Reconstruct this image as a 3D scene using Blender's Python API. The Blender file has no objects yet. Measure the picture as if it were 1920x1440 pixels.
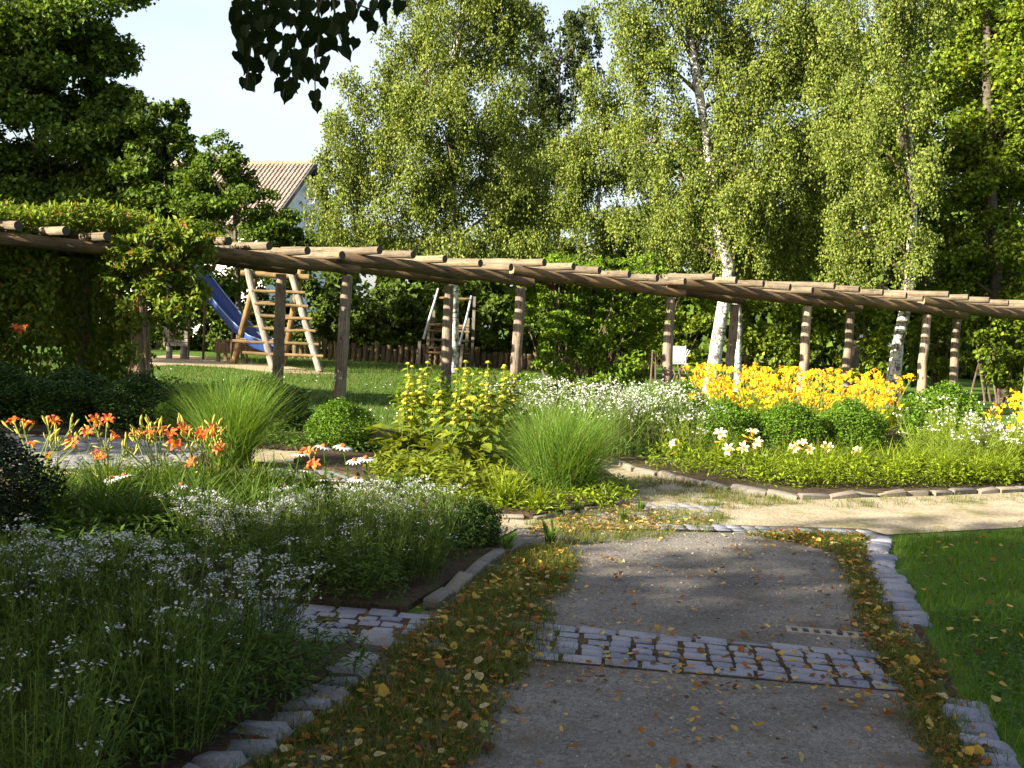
import bpy, math
import numpy as np
from mathutils import Vector, Matrix
rng = np.random.default_rng(11)
C = bpy.context.scene.collection
SC = bpy.context.scene

# ------------------------------------------------------------------ camera, sky, sun, exposure
F, CX, CY, EYE = 1968.0, 960.0, 720.0, 1.6
ROLL, PITCH = math.radians(2.95), math.radians(3.197)
fw = np.array([0, math.cos(PITCH), -math.sin(PITCH)])
u0 = np.array([0, math.sin(PITCH), math.cos(PITCH)])
r0 = np.array([1.0, 0, 0])
AR = math.cos(ROLL) * r0 + math.sin(ROLL) * u0
AU = -math.sin(ROLL) * r0 + math.cos(ROLL) * u0
cam = bpy.data.cameras.new("camera")
cam.sensor_width = 36.0
cam.lens = F / 1920.0 * 36.0
cam.clip_start, cam.clip_end = 0.05, 2000.0
co = bpy.data.objects.new("camera", cam)
C.objects.link(co)
m = Matrix.Identity(4)
for i in range(3):
    m[i][0], m[i][1], m[i][2] = AR[i], AU[i], -fw[i]
m[2][3] = EYE
co.matrix_world = m
SC.camera = co

SUN_EL = math.radians(23.0)
SD = np.array([math.cos(math.radians(30.0)), math.sin(math.radians(30.0))])                      # horizontal travel of sunlight
world = bpy.data.worlds.new("World")
SC.world = world
world.use_nodes = True
nt = world.node_tree
bg = nt.nodes["Background"]
sky = nt.nodes.new("ShaderNodeTexSky")
sky.sky_type = 'NISHITA'
sky.sun_disc = False
sky.sun_elevation = SUN_EL
sky.sun_rotation = math.atan2(-SD[0], -SD[1])
sky.air_density, sky.dust_density, sky.ozone_density = 1.0, 2.6, 1.0
tc = nt.nodes.new("ShaderNodeTexCoord")
mp = nt.nodes.new("ShaderNodeMapping"); mp.inputs['Scale'].default_value = (1.0, 1.0, 2.6)
nz = nt.nodes.new("ShaderNodeTexNoise"); nz.inputs['Scale'].default_value = 1.6; nz.inputs['Detail'].default_value = 5; nz.inputs['Roughness'].default_value = .5
rp = nt.nodes.new("ShaderNodeMapRange"); rp.inputs[1].default_value = .32; rp.inputs[2].default_value = .66; rp.inputs[3].default_value = .08; rp.inputs[4].default_value = .52
mxs = nt.nodes.new("ShaderNodeMix"); mxs.data_type = 'RGBA'
nt.links.new(tc.outputs['Generated'], mp.inputs[0]); nt.links.new(mp.outputs[0], nz.inputs['Vector']); nt.links.new(nz.outputs[0], rp.inputs[0])
nt.links.new(rp.outputs[0], mxs.inputs[0]); nt.links.new(sky.outputs[0], mxs.inputs[6]); mxs.inputs[7].default_value = (4.2, 4.3, 4.5, 1)
nt.links.new(mxs.outputs[2], bg.inputs[0])
bg.inputs[1].default_value = 0.062
sl = bpy.data.lights.new("sun", 'SUN')
sl.energy = 5.0
sl.angle = math.radians(0.5)
sl.color = (1.0, 0.905, 0.71)
so = bpy.data.objects.new("sun", sl)
C.objects.link(so)
sdir = Vector((SD[0] * math.cos(SUN_EL), SD[1] * math.cos(SUN_EL), -math.sin(SUN_EL)))
so.rotation_euler = sdir.to_track_quat('-Z', 'Y').to_euler()
so.location = (-30, -10, 30)
SC.view_settings.view_transform = 'Standard'
SC.view_settings.look = 'None'
SC.view_settings.gamma = 1.0
SC.view_settings.use_curve_mapping = False
SC.view_settings.exposure = 2.3
SC.render.engine = 'CYCLES'
SC.cycles.max_bounces = 7
SC.cycles.diffuse_bounces = 3
SC.cycles.glossy_bounces = 2
SC.cycles.transmission_bounces = 4
SC.cycles.transparent_max_bounces = 4
SC.cycles.caustics_reflective = False
SC.cycles.caustics_refractive = False

# ------------------------------------------------------------------ place a point of the garden from the survey of the photograph
def ray(x, y):
    return fw + (x - CX) / F * AR - (y - CY) / F * AU
def G(x, y, z=0.0):
    d = ray(x, y); t = (z - EYE) / d[2]
    return d * t + np.array([0, 0, EYE])
def P(x, y, Y):
    d = ray(x, y)
    return d * (Y / d[1]) + np.array([0, 0, EYE])
def PZ(Y): return Y / F                             # metres per photo pixel at depth Y

# ------------------------------------------------------------------ mesh building
class MB:
    def __init__(s): s.v = []; s.f = []; s.n = 0
    def add(s, v, f, mat=0):
        v = np.asarray(v, float).reshape(-1, 3); f = np.asarray(f, int)
        if len(v) == 0 or len(f) == 0: return
        s.v.append(v); s.f.append((f + s.n, mat)); s.n += len(v)
    def mesh(s, name, mats, smooth=False):
        me = bpy.data.meshes.new(name)
        if not isinstance(mats, (list, tuple)): mats = [mats]
        for a in mats: me.materials.append(a)
        if not s.v: return me
        V = np.concatenate(s.v)
        me.vertices.add(len(V)); me.vertices.foreach_set("co", V.astype(np.float32).ravel())
        li = np.concatenate([f.ravel() for f, _ in s.f])
        tot = np.concatenate([np.full(len(f), f.shape[1]) for f, _ in s.f])
        mi = np.concatenate([np.full(len(f), k) for f, k in s.f])
        st = np.concatenate([[0], np.cumsum(tot)[:-1]])
        me.loops.add(len(li)); me.loops.foreach_set("vertex_index", li.astype(np.int32))
        me.polygons.add(len(tot))
        me.polygons.foreach_set("loop_start", st.astype(np.int32))
        me.polygons.foreach_set("loop_total", tot.astype(np.int32))
        me.polygons.foreach_set("material_index", mi.astype(np.int32))
        me.polygons.foreach_set("use_smooth", np.full(len(tot), bool(smooth)))
        me.update(calc_edges=True)
        return me
def obj(name, me, parent=None, loc=None, mat=None, kind=None, label=None, cat=None, group=None):
    o = bpy.data.objects.new(name, me)
    C.objects.link(o)
    if mat is not None: o.matrix_world = mat
    if loc is not None: o.location = loc
    if parent is not None: o.parent = parent
    tag(o, label, cat, group, kind)
    return o
def tag(o, label=None, cat=None, group=None, kind=None):
    if label: o['label'] = label
    if cat: o['category'] = cat
    if group: o['group'] = group
    if kind: o['kind'] = kind
    return o
def thing(name, label, cat, loc=(0, 0, 0), rz=0.0, group=None):
    o = bpy.data.objects.new(name, None)
    C.objects.link(o); o.empty_display_size = 0.2
    o.location = loc; o.rotation_euler = (0, 0, rz)
    return tag(o, label, cat, group)
KIDS = {}
def copy_tree(o, parent=None, loc=None, rz=None, sc=None, label=None):
    c = o.copy(); C.objects.link(c); c.parent = parent
    if loc is not None: c.location = loc
    if rz is not None: c.rotation_euler = (0, 0, rz)
    if sc is not None: c.scale = (sc, sc, sc)
    if label: c['label'] = label
    for ch in KIDS.get(o.name, []): copy_tree(ch, c)
    return c
def note_kids(root):
    KIDS[root.name] = [o for o in C.objects if o.parent is root]
    for k in KIDS[root.name]: KIDS[k.name] = [o for o in C.objects if o.parent is k]

def nrm(a):
    a = np.asarray(a, float); return a / np.maximum(np.linalg.norm(a, axis=-1, keepdims=True), 1e-9)
def tube(pts, rad, sides=7, cap=True, jitter=0.0, phase=0.0):
    pts = np.asarray(pts, float); k = len(pts); rad = np.broadcast_to(rad, (k,))
    t = nrm(np.gradient(pts, axis=0))
    ref = np.array([0, 0, 1.0]) if abs(t[0][2]) < 0.9 else np.array([1.0, 0, 0])
    a = nrm(np.cross(t, ref)); b = np.cross(t, a)
    th = np.arange(sides) / sides * 2 * np.pi + phase
    rr = rad[:, None] * (1 + jitter * rng.standard_normal((k, sides)))
    V = pts[:, None] + rr[..., None] * (np.cos(th)[None, :, None] * a[:, None] + np.sin(th)[None, :, None] * b[:, None])
    i = np.arange(k - 1)[:, None] * sides; j = np.arange(sides)[None]; j2 = (j + 1) % sides
    Q = np.stack([i + j, i + j2, i + sides + j2, i + sides + j], -1).reshape(-1, 4)
    return V.reshape(-1, 3), Q
def add_tube(mb, pts, rad, sides=7, mat=0, cap=None, jitter=0.0):
    v, q = tube(pts, rad, sides, jitter=jitter)
    n = mb.n; mb.add(v, q, mat)
    if cap is not None:
        for e in (0, len(pts) - 1):
            ring = v[e * sides:(e + 1) * sides]; c = ring.mean(0)
            idx = np.array([[0, 1 + i, 1 + (i + 1) % sides] for i in range(sides)])
            if e == 0: idx = idx[:, ::-1]
            mb.add(np.vstack([c, ring]), idx, cap)
def add_box(mb, lo, hi, mat=0, M=None):
    lo = np.array(lo, float); hi = np.array(hi, float)
    v = np.array([[lo[0], lo[1], lo[2]], [hi[0], lo[1], lo[2]], [hi[0], hi[1], lo[2]], [lo[0], hi[1], lo[2]],
                  [lo[0], lo[1], hi[2]], [hi[0], lo[1], hi[2]], [hi[0], hi[1], hi[2]], [lo[0], hi[1], hi[2]]])
    if M is not None:
        M = np.array(M); v = v @ M[:3, :3].T + M[:3, 3]
    mb.add(v, [[3, 2, 1, 0], [4, 5, 6, 7], [0, 1, 5, 4], [1, 2, 6, 5], [2, 3, 7, 6], [3, 0, 4, 7]], mat)
def add_sphere(mb, c, r, nu=8, nv=5, mat=0, jit=0.0):
    r = np.broadcast_to(r, (3,))
    th = np.arange(nu) / nu * 2 * np.pi; ph = np.linspace(-np.pi / 2, np.pi / 2, nv + 1)
    V = np.array([[math.cos(p) * math.cos(t), math.cos(p) * math.sin(t), math.sin(p)] for p in ph for t in th])
    V = V * (1 + jit * rng.standard_normal((len(V), 1)))
    i = np.arange(nv)[:, None] * nu; j = np.arange(nu)[None]; j2 = (j + 1) % nu
    Q = np.stack([i + j, i + j2, i + nu + j2, i + nu + j], -1).reshape(-1, 4)
    mb.add(V * r + np.asarray(c), Q, mat)

# leaf templates: x = across, y = along, z = out of the blade
T_RH = (np.array([[0, 0, 0], [.5, .42, .05], [0, 1, -.06], [-.5, .42, .05]]), np.array([[0, 1, 2, 3]]))
T_OV = (np.array([[0, 0, 0], [.42, .22, .06], [.5, .5, .07], [0, 1, -.1], [-.5, .5, .07], [-.42, .22, .06], [0, .45, 0]]),
        np.array([[0, 1, 2, 6], [0, 6, 4, 5], [6, 2, 3, 4]]))
T_HEART = (np.array([[0, 0, 0], [.3, -.1, .04], [.52, .15, .07], [.42, .55, .05], [.1, .86, -.04], [0, 1.08, -.1],
                     [-.1, .86, -.04], [-.42, .55, .05], [-.52, .15, .07], [-.3, -.1, .04], [0, .45, -.02]]),
           np.array([[0, 1, 2, 10], [10, 2, 3, 4], [10, 4, 5, 6], [10, 6, 7, 8], [0, 10, 8, 9]]))
T_CURL = (np.array([[0, 0, .0], [.45, .2, .14], [.5, .6, .2], [.05, 1, .12], [-.45, .65, .05], [-.5, .25, .1], [0, .45, 0]]),
          np.array([[0, 1, 2, 6], [0, 6, 4, 5], [6, 2, 3, 4]]))
def scatter(mb, T, pos, d, n, L, W, mat=0):
    tv, tf = T; N = len(pos)
    if N == 0: return
    d = nrm(d); s = nrm(np.cross(d, n)); n2 = np.cross(s, d)
    L = np.broadcast_to(L, (N,)); W = np.broadcast_to(W, (N,))
    V = (pos[:, None] + s[:, None] * (tv[None, :, 0:1] * W[:, None, None])
         + d[:, None] * (tv[None, :, 1:2] * L[:, None, None]) + n2[:, None] * (tv[None, :, 2:3] * L[:, None, None]))
    Fc = tf[None] + (np.arange(N) * len(tv))[:, None, None]
    mb.add(V.reshape(-1, 3), Fc.reshape(-1, tf.shape[1]), mat)
def blades(mb, pos, az, L, W, phi0, phi1, segs=3, mat=0, twist=0.0, wpow=0.8):
    """arching strips: the angle from vertical goes from phi0 to phi0 + phi1 along the blade"""
    pos = np.asarray(pos, float); N = len(pos)
    if N == 0: return
    az, L, W, phi0, phi1 = [np.broadcast_to(q, (N,)) for q in (az, L, W, phi0, phi1)]
    h = np.stack([np.cos(az), np.sin(az), np.zeros(N)], -1)
    sa = az + np.pi / 2 + twist * rng.standard_normal(N)
    s = np.stack([np.cos(sa), np.sin(sa), np.zeros(N)], -1)
    p = pos.copy(); rows = []
    for k in range(segs + 1):
        t = k / segs
        w = W * max(0.04, (1 - t) ** wpow) * (0.75 if k == 0 else 1)
        rows += [p - s * (w / 2)[:, None], p + s * (w / 2)[:, None]]
        ph = phi0 + phi1 * (t + .5 / segs)
        p = p + (L / segs)[:, None] * (np.sin(ph)[:, None] * h + np.cos(ph)[:, None] * np.array([0, 0, 1.0]))
    V = np.stack(rows, 1)
    f = np.array([[2 * k, 2 * k + 1, 2 * k + 3, 2 * k + 2] for k in range(segs)])
    Fc = f[None] + (np.arange(N) * 2 * (segs + 1))[:, None, None]
    mb.add(V.reshape(-1, 3), Fc.reshape(-1, 4), mat)
def sph(n):
    return nrm(rng.standard_normal((n, 3)))
def U(a, b, n=None): return rng.uniform(a, b, n)

# ------------------------------------------------------------------ materials
def new_mat(name):
    a = bpy.data.materials.new(name); a.use_nodes = True
    return a, a.node_tree, a.node_tree.nodes["Principled BSDF"]
def ramp(nt, src, stops):
    r = nt.nodes.new("ShaderNodeValToRGB")
    while len(r.color_ramp.elements) < len(stops): r.color_ramp.elements.new(0.5)
    for e, (p, c) in zip(r.color_ramp.elements, stops):
        e.position = p; e.color = (*c, 1)
    nt.links.new(src, r.inputs[0]); return r.outputs[0]
def noise(nt, vec, scale, detail=4, rough=.6, sc=None):
    if sc is not None:
        mp = nt.nodes.new("ShaderNodeMapping"); mp.inputs['Scale'].default_value = sc
        nt.links.new(vec, mp.inputs[0]); vec = mp.outputs[0]
    n = nt.nodes.new("ShaderNodeTexNoise"); n.inputs['Scale'].default_value = scale
    n.inputs['Detail'].default_value = detail; n.inputs['Roughness'].default_value = rough
    nt.links.new(vec, n.inputs['Vector']); return n.outputs[0]
def mixc(nt, fac, a, b, mode='MIX'):
    x = nt.nodes.new("ShaderNodeMix"); x.data_type = 'RGBA'; x.blend_type = mode
    for i, q in ((0, fac), (6, a), (7, b)):
        if isinstance(q, (float, int)): x.inputs[i].default_value = q
        elif isinstance(q, tuple): x.inputs[i].default_value = (*q, 1)
        else: nt.links.new(q, x.inputs[i])
    return x.outputs[2]
def bump(nt, bs, h, dist=.01, strength=.6):
    b = nt.nodes.new("ShaderNodeBump"); b.inputs['Distance'].default_value = dist; b.inputs['Strength'].default_value = strength
    nt.links.new(h, b.inputs['Height']); nt.links.new(b.outputs[0], bs.inputs['Normal'])
def coord(nt, kind='Object'):
    t = nt.nodes.new("ShaderNodeTexCoord"); return t.outputs[kind]
def leaf_mat(name, stops, trans=.35, rough=.55, spec=.25):
    a, nt, bs = new_mat(name)
    g = nt.nodes.new("ShaderNodeNewGeometry")
    col = ramp(nt, g.outputs['Random Per Island'], stops)
    nt.links.new(col, bs.inputs['Base Color'])
    bs.inputs['Roughness'].default_value = rough
    bs.inputs['Specular IOR Level'].default_value = spec * .4
    if trans:
        tr = nt.nodes.new("ShaderNodeBsdfTranslucent")
        c2 = mixc(nt, 1.0, col, (1.25, 1.15, .45), 'MULTIPLY')
        nt.links.new(c2, tr.inputs[0])
        mx = nt.nodes.new("ShaderNodeMixShader"); mx.inputs[0].default_value = trans
        nt.links.new(bs.outputs[0], mx.inputs[1]); nt.links.new(tr.outputs[0], mx.inputs[2])
        nt.links.new(mx.outputs[0], nt.nodes["Material Output"].inputs[0])
    return a
def greens(c, lo=.6, hi=1.35, yellow=.15):
    c = np.array(c)
    return [(0, tuple(c * lo)), (.5, tuple(c)), (.93, tuple(c * hi)), (1.0, tuple(c * hi * np.array([1 + yellow * 2, 1.1, .8])))]
def plain(name, c, rough=.7, var=.25, scale=6, bumpd=0.0):
    a, nt, bs = new_mat(name)
    n = noise(nt, coord(nt), scale)
    c = np.array(c)
    nt.links.new(ramp(nt, n, [(.3, tuple(c * (1 - var))), (.7, tuple(np.minimum(c * (1 + var), 1)))]), bs.inputs['Base Color'])
    bs.inputs['Roughness'].default_value = rough
    if bumpd: bump(nt, bs, n, bumpd)
    return a
def wood_mat(name, c, c2, gray=.5, rings=False):
    a, nt, bs = new_mat(name)
    v = coord(nt)
    oi = nt.nodes.new("ShaderNodeObjectInfo")
    add = nt.nodes.new("ShaderNodeVectorMath"); add.operation = 'ADD'
    nt.links.new(v, add.inputs[0]); nt.links.new(oi.outputs['Random'], add.inputs[1])
    sc = nt.nodes.new("ShaderNodeVectorMath"); sc.operation = 'MULTIPLY'; sc.inputs[1].default_value = (1, 1, 1)
    nt.links.new(add.outputs[0], sc.inputs[0])
    fine = noise(nt, sc.outputs[0], 1.0, 6, .7, (48, 48, 2.2))
    big = noise(nt, sc.outputs[0], 1.0, 3, .5, (7, 7, 1.1))
    base = ramp(nt, fine, [(.28, tuple(np.array(c) * .35)), (.45, c), (.75, c2)])
    tint = mixc(nt, ramp(nt, big, [(.35, (0, 0, 0)), (.65, (1, 1, 1))]), base, tuple(np.array([.22, .135, .065])))
    base = mixc(nt, 1 - gray, base, tint)
    crk = noise(nt, sc.outputs[0], 1.0, 3, .6, (17, 17, .55))
    base = mixc(nt, ramp(nt, crk, [(.484, (0, 0, 0)), (.496, (.9, .9, .9)), (.504, (.9, .9, .9)), (.516, (0, 0, 0))]), base, (.03, .024, .018))
    kn = nt.nodes.new("ShaderNodeTexVoronoi"); kn.inputs['Scale'].default_value = 1.0
    km = nt.nodes.new("ShaderNodeMapping"); km.inputs['Scale'].default_value = (5, 5, 2.4)
    nt.links.new(sc.outputs[0], km.inputs[0]); nt.links.new(km.outputs[0], kn.inputs['Vector'])
    base = mixc(nt, ramp(nt, kn.outputs['Distance'], [(.06, (.85, .85, .85)), (.15, (0, 0, 0))]), base, (.05, .035, .02))
    blot = noise(nt, sc.outputs[0], 2.3, 4, .6)
    base = mixc(nt, 1.0, base, ramp(nt, blot, [(.32, (.6, .6, .62)), (.6, (1.1, 1.08, 1.02))]), 'MULTIPLY')
    hv = mixc(nt, 1.0, base, ramp(nt, oi.outputs['Random'], [(0, (.8, .8, .82)), (1, (1.2, 1.17, 1.1))]), 'MULTIPLY')
    nt.links.new(hv, bs.inputs['Base Color'])
    bs.inputs['Roughness'].default_value = .85
    bs.inputs['Specular IOR Level'].default_value = .2
    bump(nt, bs, mixc(nt, .4, fine, blot), .02, .9)
    return a
M = {}
M['post'] = wood_mat('weathered_post_wood', (.22, .175, .14), (.34, .285, .235), .75)
M['beam'] = wood_mat('brown_beam_wood', (.115, .083, .05), (.18, .135, .086), .5)
M['rafter'] = wood_mat('silvered_rafter_wood', (.135, .112, .082), (.205, .172, .13), .8)
M['endgrain'] = plain('cut_end_grain', (.045, .036, .028), .9, .5, 40)  # weathered end grain, darkened further to put the shade on log ends into colour
M['endlight'] = plain('pale_cut_end', (.24, .17, .085), .9, .4, 40)
M['greywood'] = wood_mat('grey_play_wood', (.17, .16, .145), (.27, .25, .23), .9)
M['darkwood'] = wood_mat('dark_play_wood', (.10, .075, .05), (.17, .13, .09), .6)
M['brownwood'] = wood_mat('ochre_play_wood', (.14, .10, .05), (.22, .16, .085), .5)
M['metal'] = plain('grey_rail', (.30, .32, .34), .45, .1)
M['blue'] = plain('blue_slide_plastic', (.006, .028, .14), .6, .12, 3)
M['steel'] = plain('pale_rim', (.10, .17, .32), .35, .1)
M['stone'] = None
def stone_mat(name, c, warm):
    a, nt, bs = new_mat(name)
    oi = nt.nodes.new("ShaderNodeObjectInfo")
    v = coord(nt)
    n = noise(nt, v, 9, 6, .75); sp = noise(nt, v, 160, 2, .5); st = noise(nt, v, 22, 4)
    base = ramp(nt, n, [(.3, tuple(np.array(c) * .72)), (.7, tuple(np.array(c) * 1.22))])
    base = mixc(nt, .55, base, ramp(nt, sp, [(.3, (.45, .45, .46)), (.5, (.95, .95, .95)), (.7, (1.3, 1.3, 1.3))]), 'MULTIPLY')
    base = mixc(nt, 1.0, base, ramp(nt, oi.outputs['Random'], [(0, (.7, .72, .78)), (.5, (1, 1, 1)), (1, warm)]), 'MULTIPLY')
    base = mixc(nt, ramp(nt, st, [(.56, (0, 0, 0)), (.72, (.55, .55, .55))]), base, (.055, .065, .03))
    nt.links.new(base, bs.inputs['Base Color']); bs.inputs['Roughness'].default_value = .8
    bump(nt, bs, n, .012, .7); return a
M['edge'] = stone_mat('edging_granite', (.17, .165, .17), (1.2, 1.1, 1.0))
M['stone'] = stone_mat('granite_sett', (.205, .21, .255), (1.15, 1.08, 1.0))
M['kerb'] = stone_mat('kerb_stone', (.15, .132, .108), (1.2, 1.1, 1.0))
def ground_mat(name, stops, s1, s2, spk, bd, sp_scale=260, patches=None):
    a, nt, bs = new_mat(name)
    v = coord(nt)
    n1 = noise(nt, v, s1, 6, .65); n2 = noise(nt, v, s2, 4, .7)
    base = ramp(nt, n1, stops)
    vo = nt.nodes.new("ShaderNodeTexVoronoi"); vo.inputs['Scale'].default_value = sp_scale * .3
    nt.links.new(v, vo.inputs['Vector'])
    sp = noise(nt, v, sp_scale, 2, .5)
    base = mixc(nt, spk, base, ramp(nt, sp, [(.32, (.35, .34, .33)), (.48, (.92, .91, .9)), (.68, (1.55, 1.5, 1.42))]), 'MULTIPLY')
    base = mixc(nt, spk * .8, base, ramp(nt, vo.outputs['Color'], [(0, (.55, .52, .5)), (.5, (1, .98, .95)), (1, (1.45, 1.4, 1.3))]), 'MULTIPLY')
    if patches:
        base = mixc(nt, ramp(nt, n2, [(patches[1], (0, 0, 0)), (patches[1] + .13, (.85, .85, .85))]), base, patches[0])
    nt.links.new(base, bs.inputs['Base Color']); bs.inputs['Roughness'].default_value = .95
    bs.inputs['Specular IOR Level'].default_value = .1
    bump(nt, bs, mixc(nt, .5, sp, vo.outputs['Distance']), bd, .8)
    return a
M['gravel'] = ground_mat('shade_toned_path_gravel', [(.3, (.098, .092, .088)), (.5, (.15, .14, .132)), (.72, (.215, .202, .19))], 1.1, 1.6, .85, .010, 210, ((.095, .075, .05), .53))  # greyed and darkened copy: the shade over the front path is in the colour
M['sandy'] = ground_mat('sun_toned_path_gravel', [(.3, (.23, .19, .13)), (.5, (.30, .255, .185)), (.72, (.37, .325, .245))], 2.2, 1.6, .75, .010, 150, ((.15, .15, .05), .53))  # lighter, warmer gravel copy with the sunlight put into its colour
M['soil'] = ground_mat('bed_soil', [(.3, (.032, .024, .016)), (.7, (.075, .055, .036))], 3, 3, .5, .02, 70, ((.055, .06, .02), .55))
M['lawn'] = ground_mat('lawn_ground', [(.3, (.04, .085, .012)), (.55, (.06, .115, .016)), (.75, (.10, .12, .025))], .8, .35, .4, .02, 60, ((.15, .125, .06), .62))
M['sandpath'] = ground_mat('trodden_sand', [(.3, (.26, .20, .13)), (.7, (.36, .29, .2))], 1.2, 1.0, .3, .01, 60, ((.10, .10, .03), .6))
M['bark'] = plain('dark_bark', (.075, .06, .045), .95, .5, 9, .03)
def birch_bark():
    a, nt, bs = new_mat('white_birch_bark')
    v = coord(nt)
    n1 = noise(nt, v, 1.0, 5, .7, (4.5, 4.5, 16)); n2 = noise(nt, v, 1.0, 4, .7, (7, 7, 3.2))
    base = ramp(nt, n1, [(.40, (.03, .028, .025)), (.47, (.42, .40, .37)), (.7, (.62, .60, .56))])
    base = mixc(nt, ramp(nt, n2, [(.50, (0, 0, 0)), (.58, (1, 1, 1))]), base, (.06, .053, .045))
    nt.links.new(base, bs.inputs['Base Color']); bs.inputs['Roughness'].default_value = .7
    bump(nt, bs, n2, .02, .6); return a
M['birchbark'] = birch_bark()
M['twig'] = plain('brown_twig', (.09, .06, .04), .9, .3, 9)
M['birch'] = leaf_mat('birch_leaf', [(0, (.035, .055, .012)), (.25, (.085, .118, .020)), (.6, (.125, .163, .026)), (.92, (.185, .225, .045)), (1, (.25, .25, .05))], .30, .5, .3)
M['birchdark'] = leaf_mat('far_birch_leaf', greens((.05, .07, .025), .6, 1.3), .3)
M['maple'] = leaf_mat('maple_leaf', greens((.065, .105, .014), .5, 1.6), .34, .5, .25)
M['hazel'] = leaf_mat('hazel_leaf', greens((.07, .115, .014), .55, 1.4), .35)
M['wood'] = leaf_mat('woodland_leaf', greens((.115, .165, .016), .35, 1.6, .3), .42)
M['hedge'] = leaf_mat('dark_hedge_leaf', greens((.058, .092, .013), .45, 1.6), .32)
M['wist'] = leaf_mat('climber_leaf', greens((.105, .175, .014), .5, 1.4), .4)
M['vine'] = leaf_mat('vine_leaf', [(0, (.07, .115, .012)), (.5, (.13, .19, .022)), (.9, (.20, .25, .04)), (.955, (.20, .21, .04)), (.965, (.22, .07, .02)), (1, (.26, .10, .03))], .38)
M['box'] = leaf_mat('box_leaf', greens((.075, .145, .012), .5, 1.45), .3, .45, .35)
M['boxmid'] = leaf_mat('shade_toned_box_leaf', greens((.032, .062, .012), .5, 1.5), .25, .45, .3)  # darker copy of the box green, shade put into the colour
M['boxdark'] = leaf_mat('deep_shade_toned_box_leaf', greens((.012, .022, .009), .5, 1.5), .15, .5, .2)  # box green taken almost to black to paint in deep shade
M['reed'] = leaf_mat('grass_clump_blade', [(0, (.06, .12, .02)), (.5, (.12, .215, .032)), (.9, (.185, .30, .055)), (.97, (.19, .26, .05)), (1, (.28, .24, .10))], .38, .45, .3)
M['strap'] = leaf_mat('strap_leaf', greens((.155, .215, .014), .5, 1.35), .42, .45, .3)
M['herb'] = leaf_mat('herb_leaf', greens((.06, .105, .016), .5, 1.5), .35)
M['herbgrey'] = leaf_mat('aster_foliage', greens((.060, .100, .022), .45, 1.6), .35)
M['phlomis'] = leaf_mat('phlomis_leaf', greens((.14, .175, .018), .55, 1.4), .45)
M['whorl'] = leaf_mat('phlomis_whorl', greens((.32, .32, .04), .75, 1.25), .2)
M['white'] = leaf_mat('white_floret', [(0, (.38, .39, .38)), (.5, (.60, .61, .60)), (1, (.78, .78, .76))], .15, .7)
M['pearl'] = leaf_mat('shade_grey_pearl_floret', [(0, (.20, .21, .22)), (.5, (.38, .40, .42)), (1, (.60, .61, .62))], .15, .8)  # greyish white florets with the front beds' shade put into the tone
M['cream'] = leaf_mat('cream_petal', [(0, (.72, .60, .42)), (1, (.82, .72, .58))], .25, .6)
M['floretcore'] = plain('floret_core', (.30, .23, .08), .9)
M['orange'] = leaf_mat('orange_petal', [(0, (.60, .115, .045)), (.6, (.70, .18, .07)), (1, (.74, .27, .12))], .3, .6)
M['throat'] = leaf_mat('yellow_throat', [(0, (.80, .45, .05)), (1, (.85, .55, .12))], .3, .6)
M['yellow'] = leaf_mat('yellow_petal', [(0, (.74, .32, .010)), (.4, (.79, .47, .010)), (.8, (.82, .57, .02)), (1, (.80, .30, .02))], .3, .6)
M['bud'] = leaf_mat('lily_bud', [(0, (.30, .30, .05)), (.8, (.36, .33, .07)), (1, (.50, .22, .06))], .2, .6)
M['budyellow'] = leaf_mat('yellow_bud', [(0, (.60, .40, .03)), (1, (.72, .34, .03))], .2, .6)
M['scape'] = leaf_mat('flower_stem', [(0, (.10, .15, .03)), (1, (.17, .21, .05))], .1)
M['cone'] = plain('coneflower_cone', (.26, .085, .02), .9, .4, 60)
M['grass'] = leaf_mat('lawn_grass', [(0, (.05, .12, .008)), (.5, (.085, .18, .010)), (.9, (.12, .21, .018)), (1, (.17, .16, .05))], .35)
M['verge'] = leaf_mat('verge_grass', [(0, (.045, .075, .010)), (.45, (.08, .12, .015)), (.8, (.13, .13, .03)), (1, (.22, .16, .05))], .3)
M['clover'] = leaf_mat('clover', greens((.045, .095, .016), .55, 1.5), .3)
M['litter'] = leaf_mat('fallen_leaf', [(0, (.06, .028, .014)), (.3, (.15, .065, .02)), (.55, (.27, .12, .025)), (.72, (.40, .25, .05)), (.88, (.40, .31, .13)), (1, (.30, .30, .08))], .2, .7)
M['litterY'] = leaf_mat('yellow_fallen_leaf', [(0, (.34, .20, .03)), (1, (.48, .36, .08))], .25, .7)
M['litterB'] = leaf_mat('brown_fallen_leaf', [(0, (.12, .05, .02)), (1, (.30, .13, .035))], .2, .7)
M['litterP'] = leaf_mat('pale_fallen_leaf', [(0, (.35, .28, .14)), (1, (.42, .36, .2))], .2, .7)
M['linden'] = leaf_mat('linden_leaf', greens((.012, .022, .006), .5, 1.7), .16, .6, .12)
M['shadeleaf'] = leaf_mat('shade_tree_leaf', greens((.04, .065, .012)), .2)
M['plaster'] = plain('white_plaster', (.74, .75, .77), .9, .04, 2)
M['rooftile'] = plain('brown_roof_tile', (.215, .165, .14), .85, .3, 1.4)
M['verge_tile'] = plain('ochre_ridge_tile', (.25, .16, .085), .85, .35, 2)
M['darktrim'] = plain('dark_verge_board', (.055, .045, .045), .8, .2)
M['dish'] = plain('dish_grey', (.55, .56, .58), .5, .05)
M['chair'] = plain('white_mesh_seat', (.24, .26, .30), .6, .12, 30)
M['slotdark'] = plain('drain_slot_dark', (.008, .007, .008), .6, .3, 20)  # near-black paint for the darkness inside the drain slots
M['channel'] = plain('drain_concrete', (.22, .19, .165), .9, .25, 20)
M['glass'] = plain('dark_window', (.03, .035, .04), .1, .2)

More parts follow.
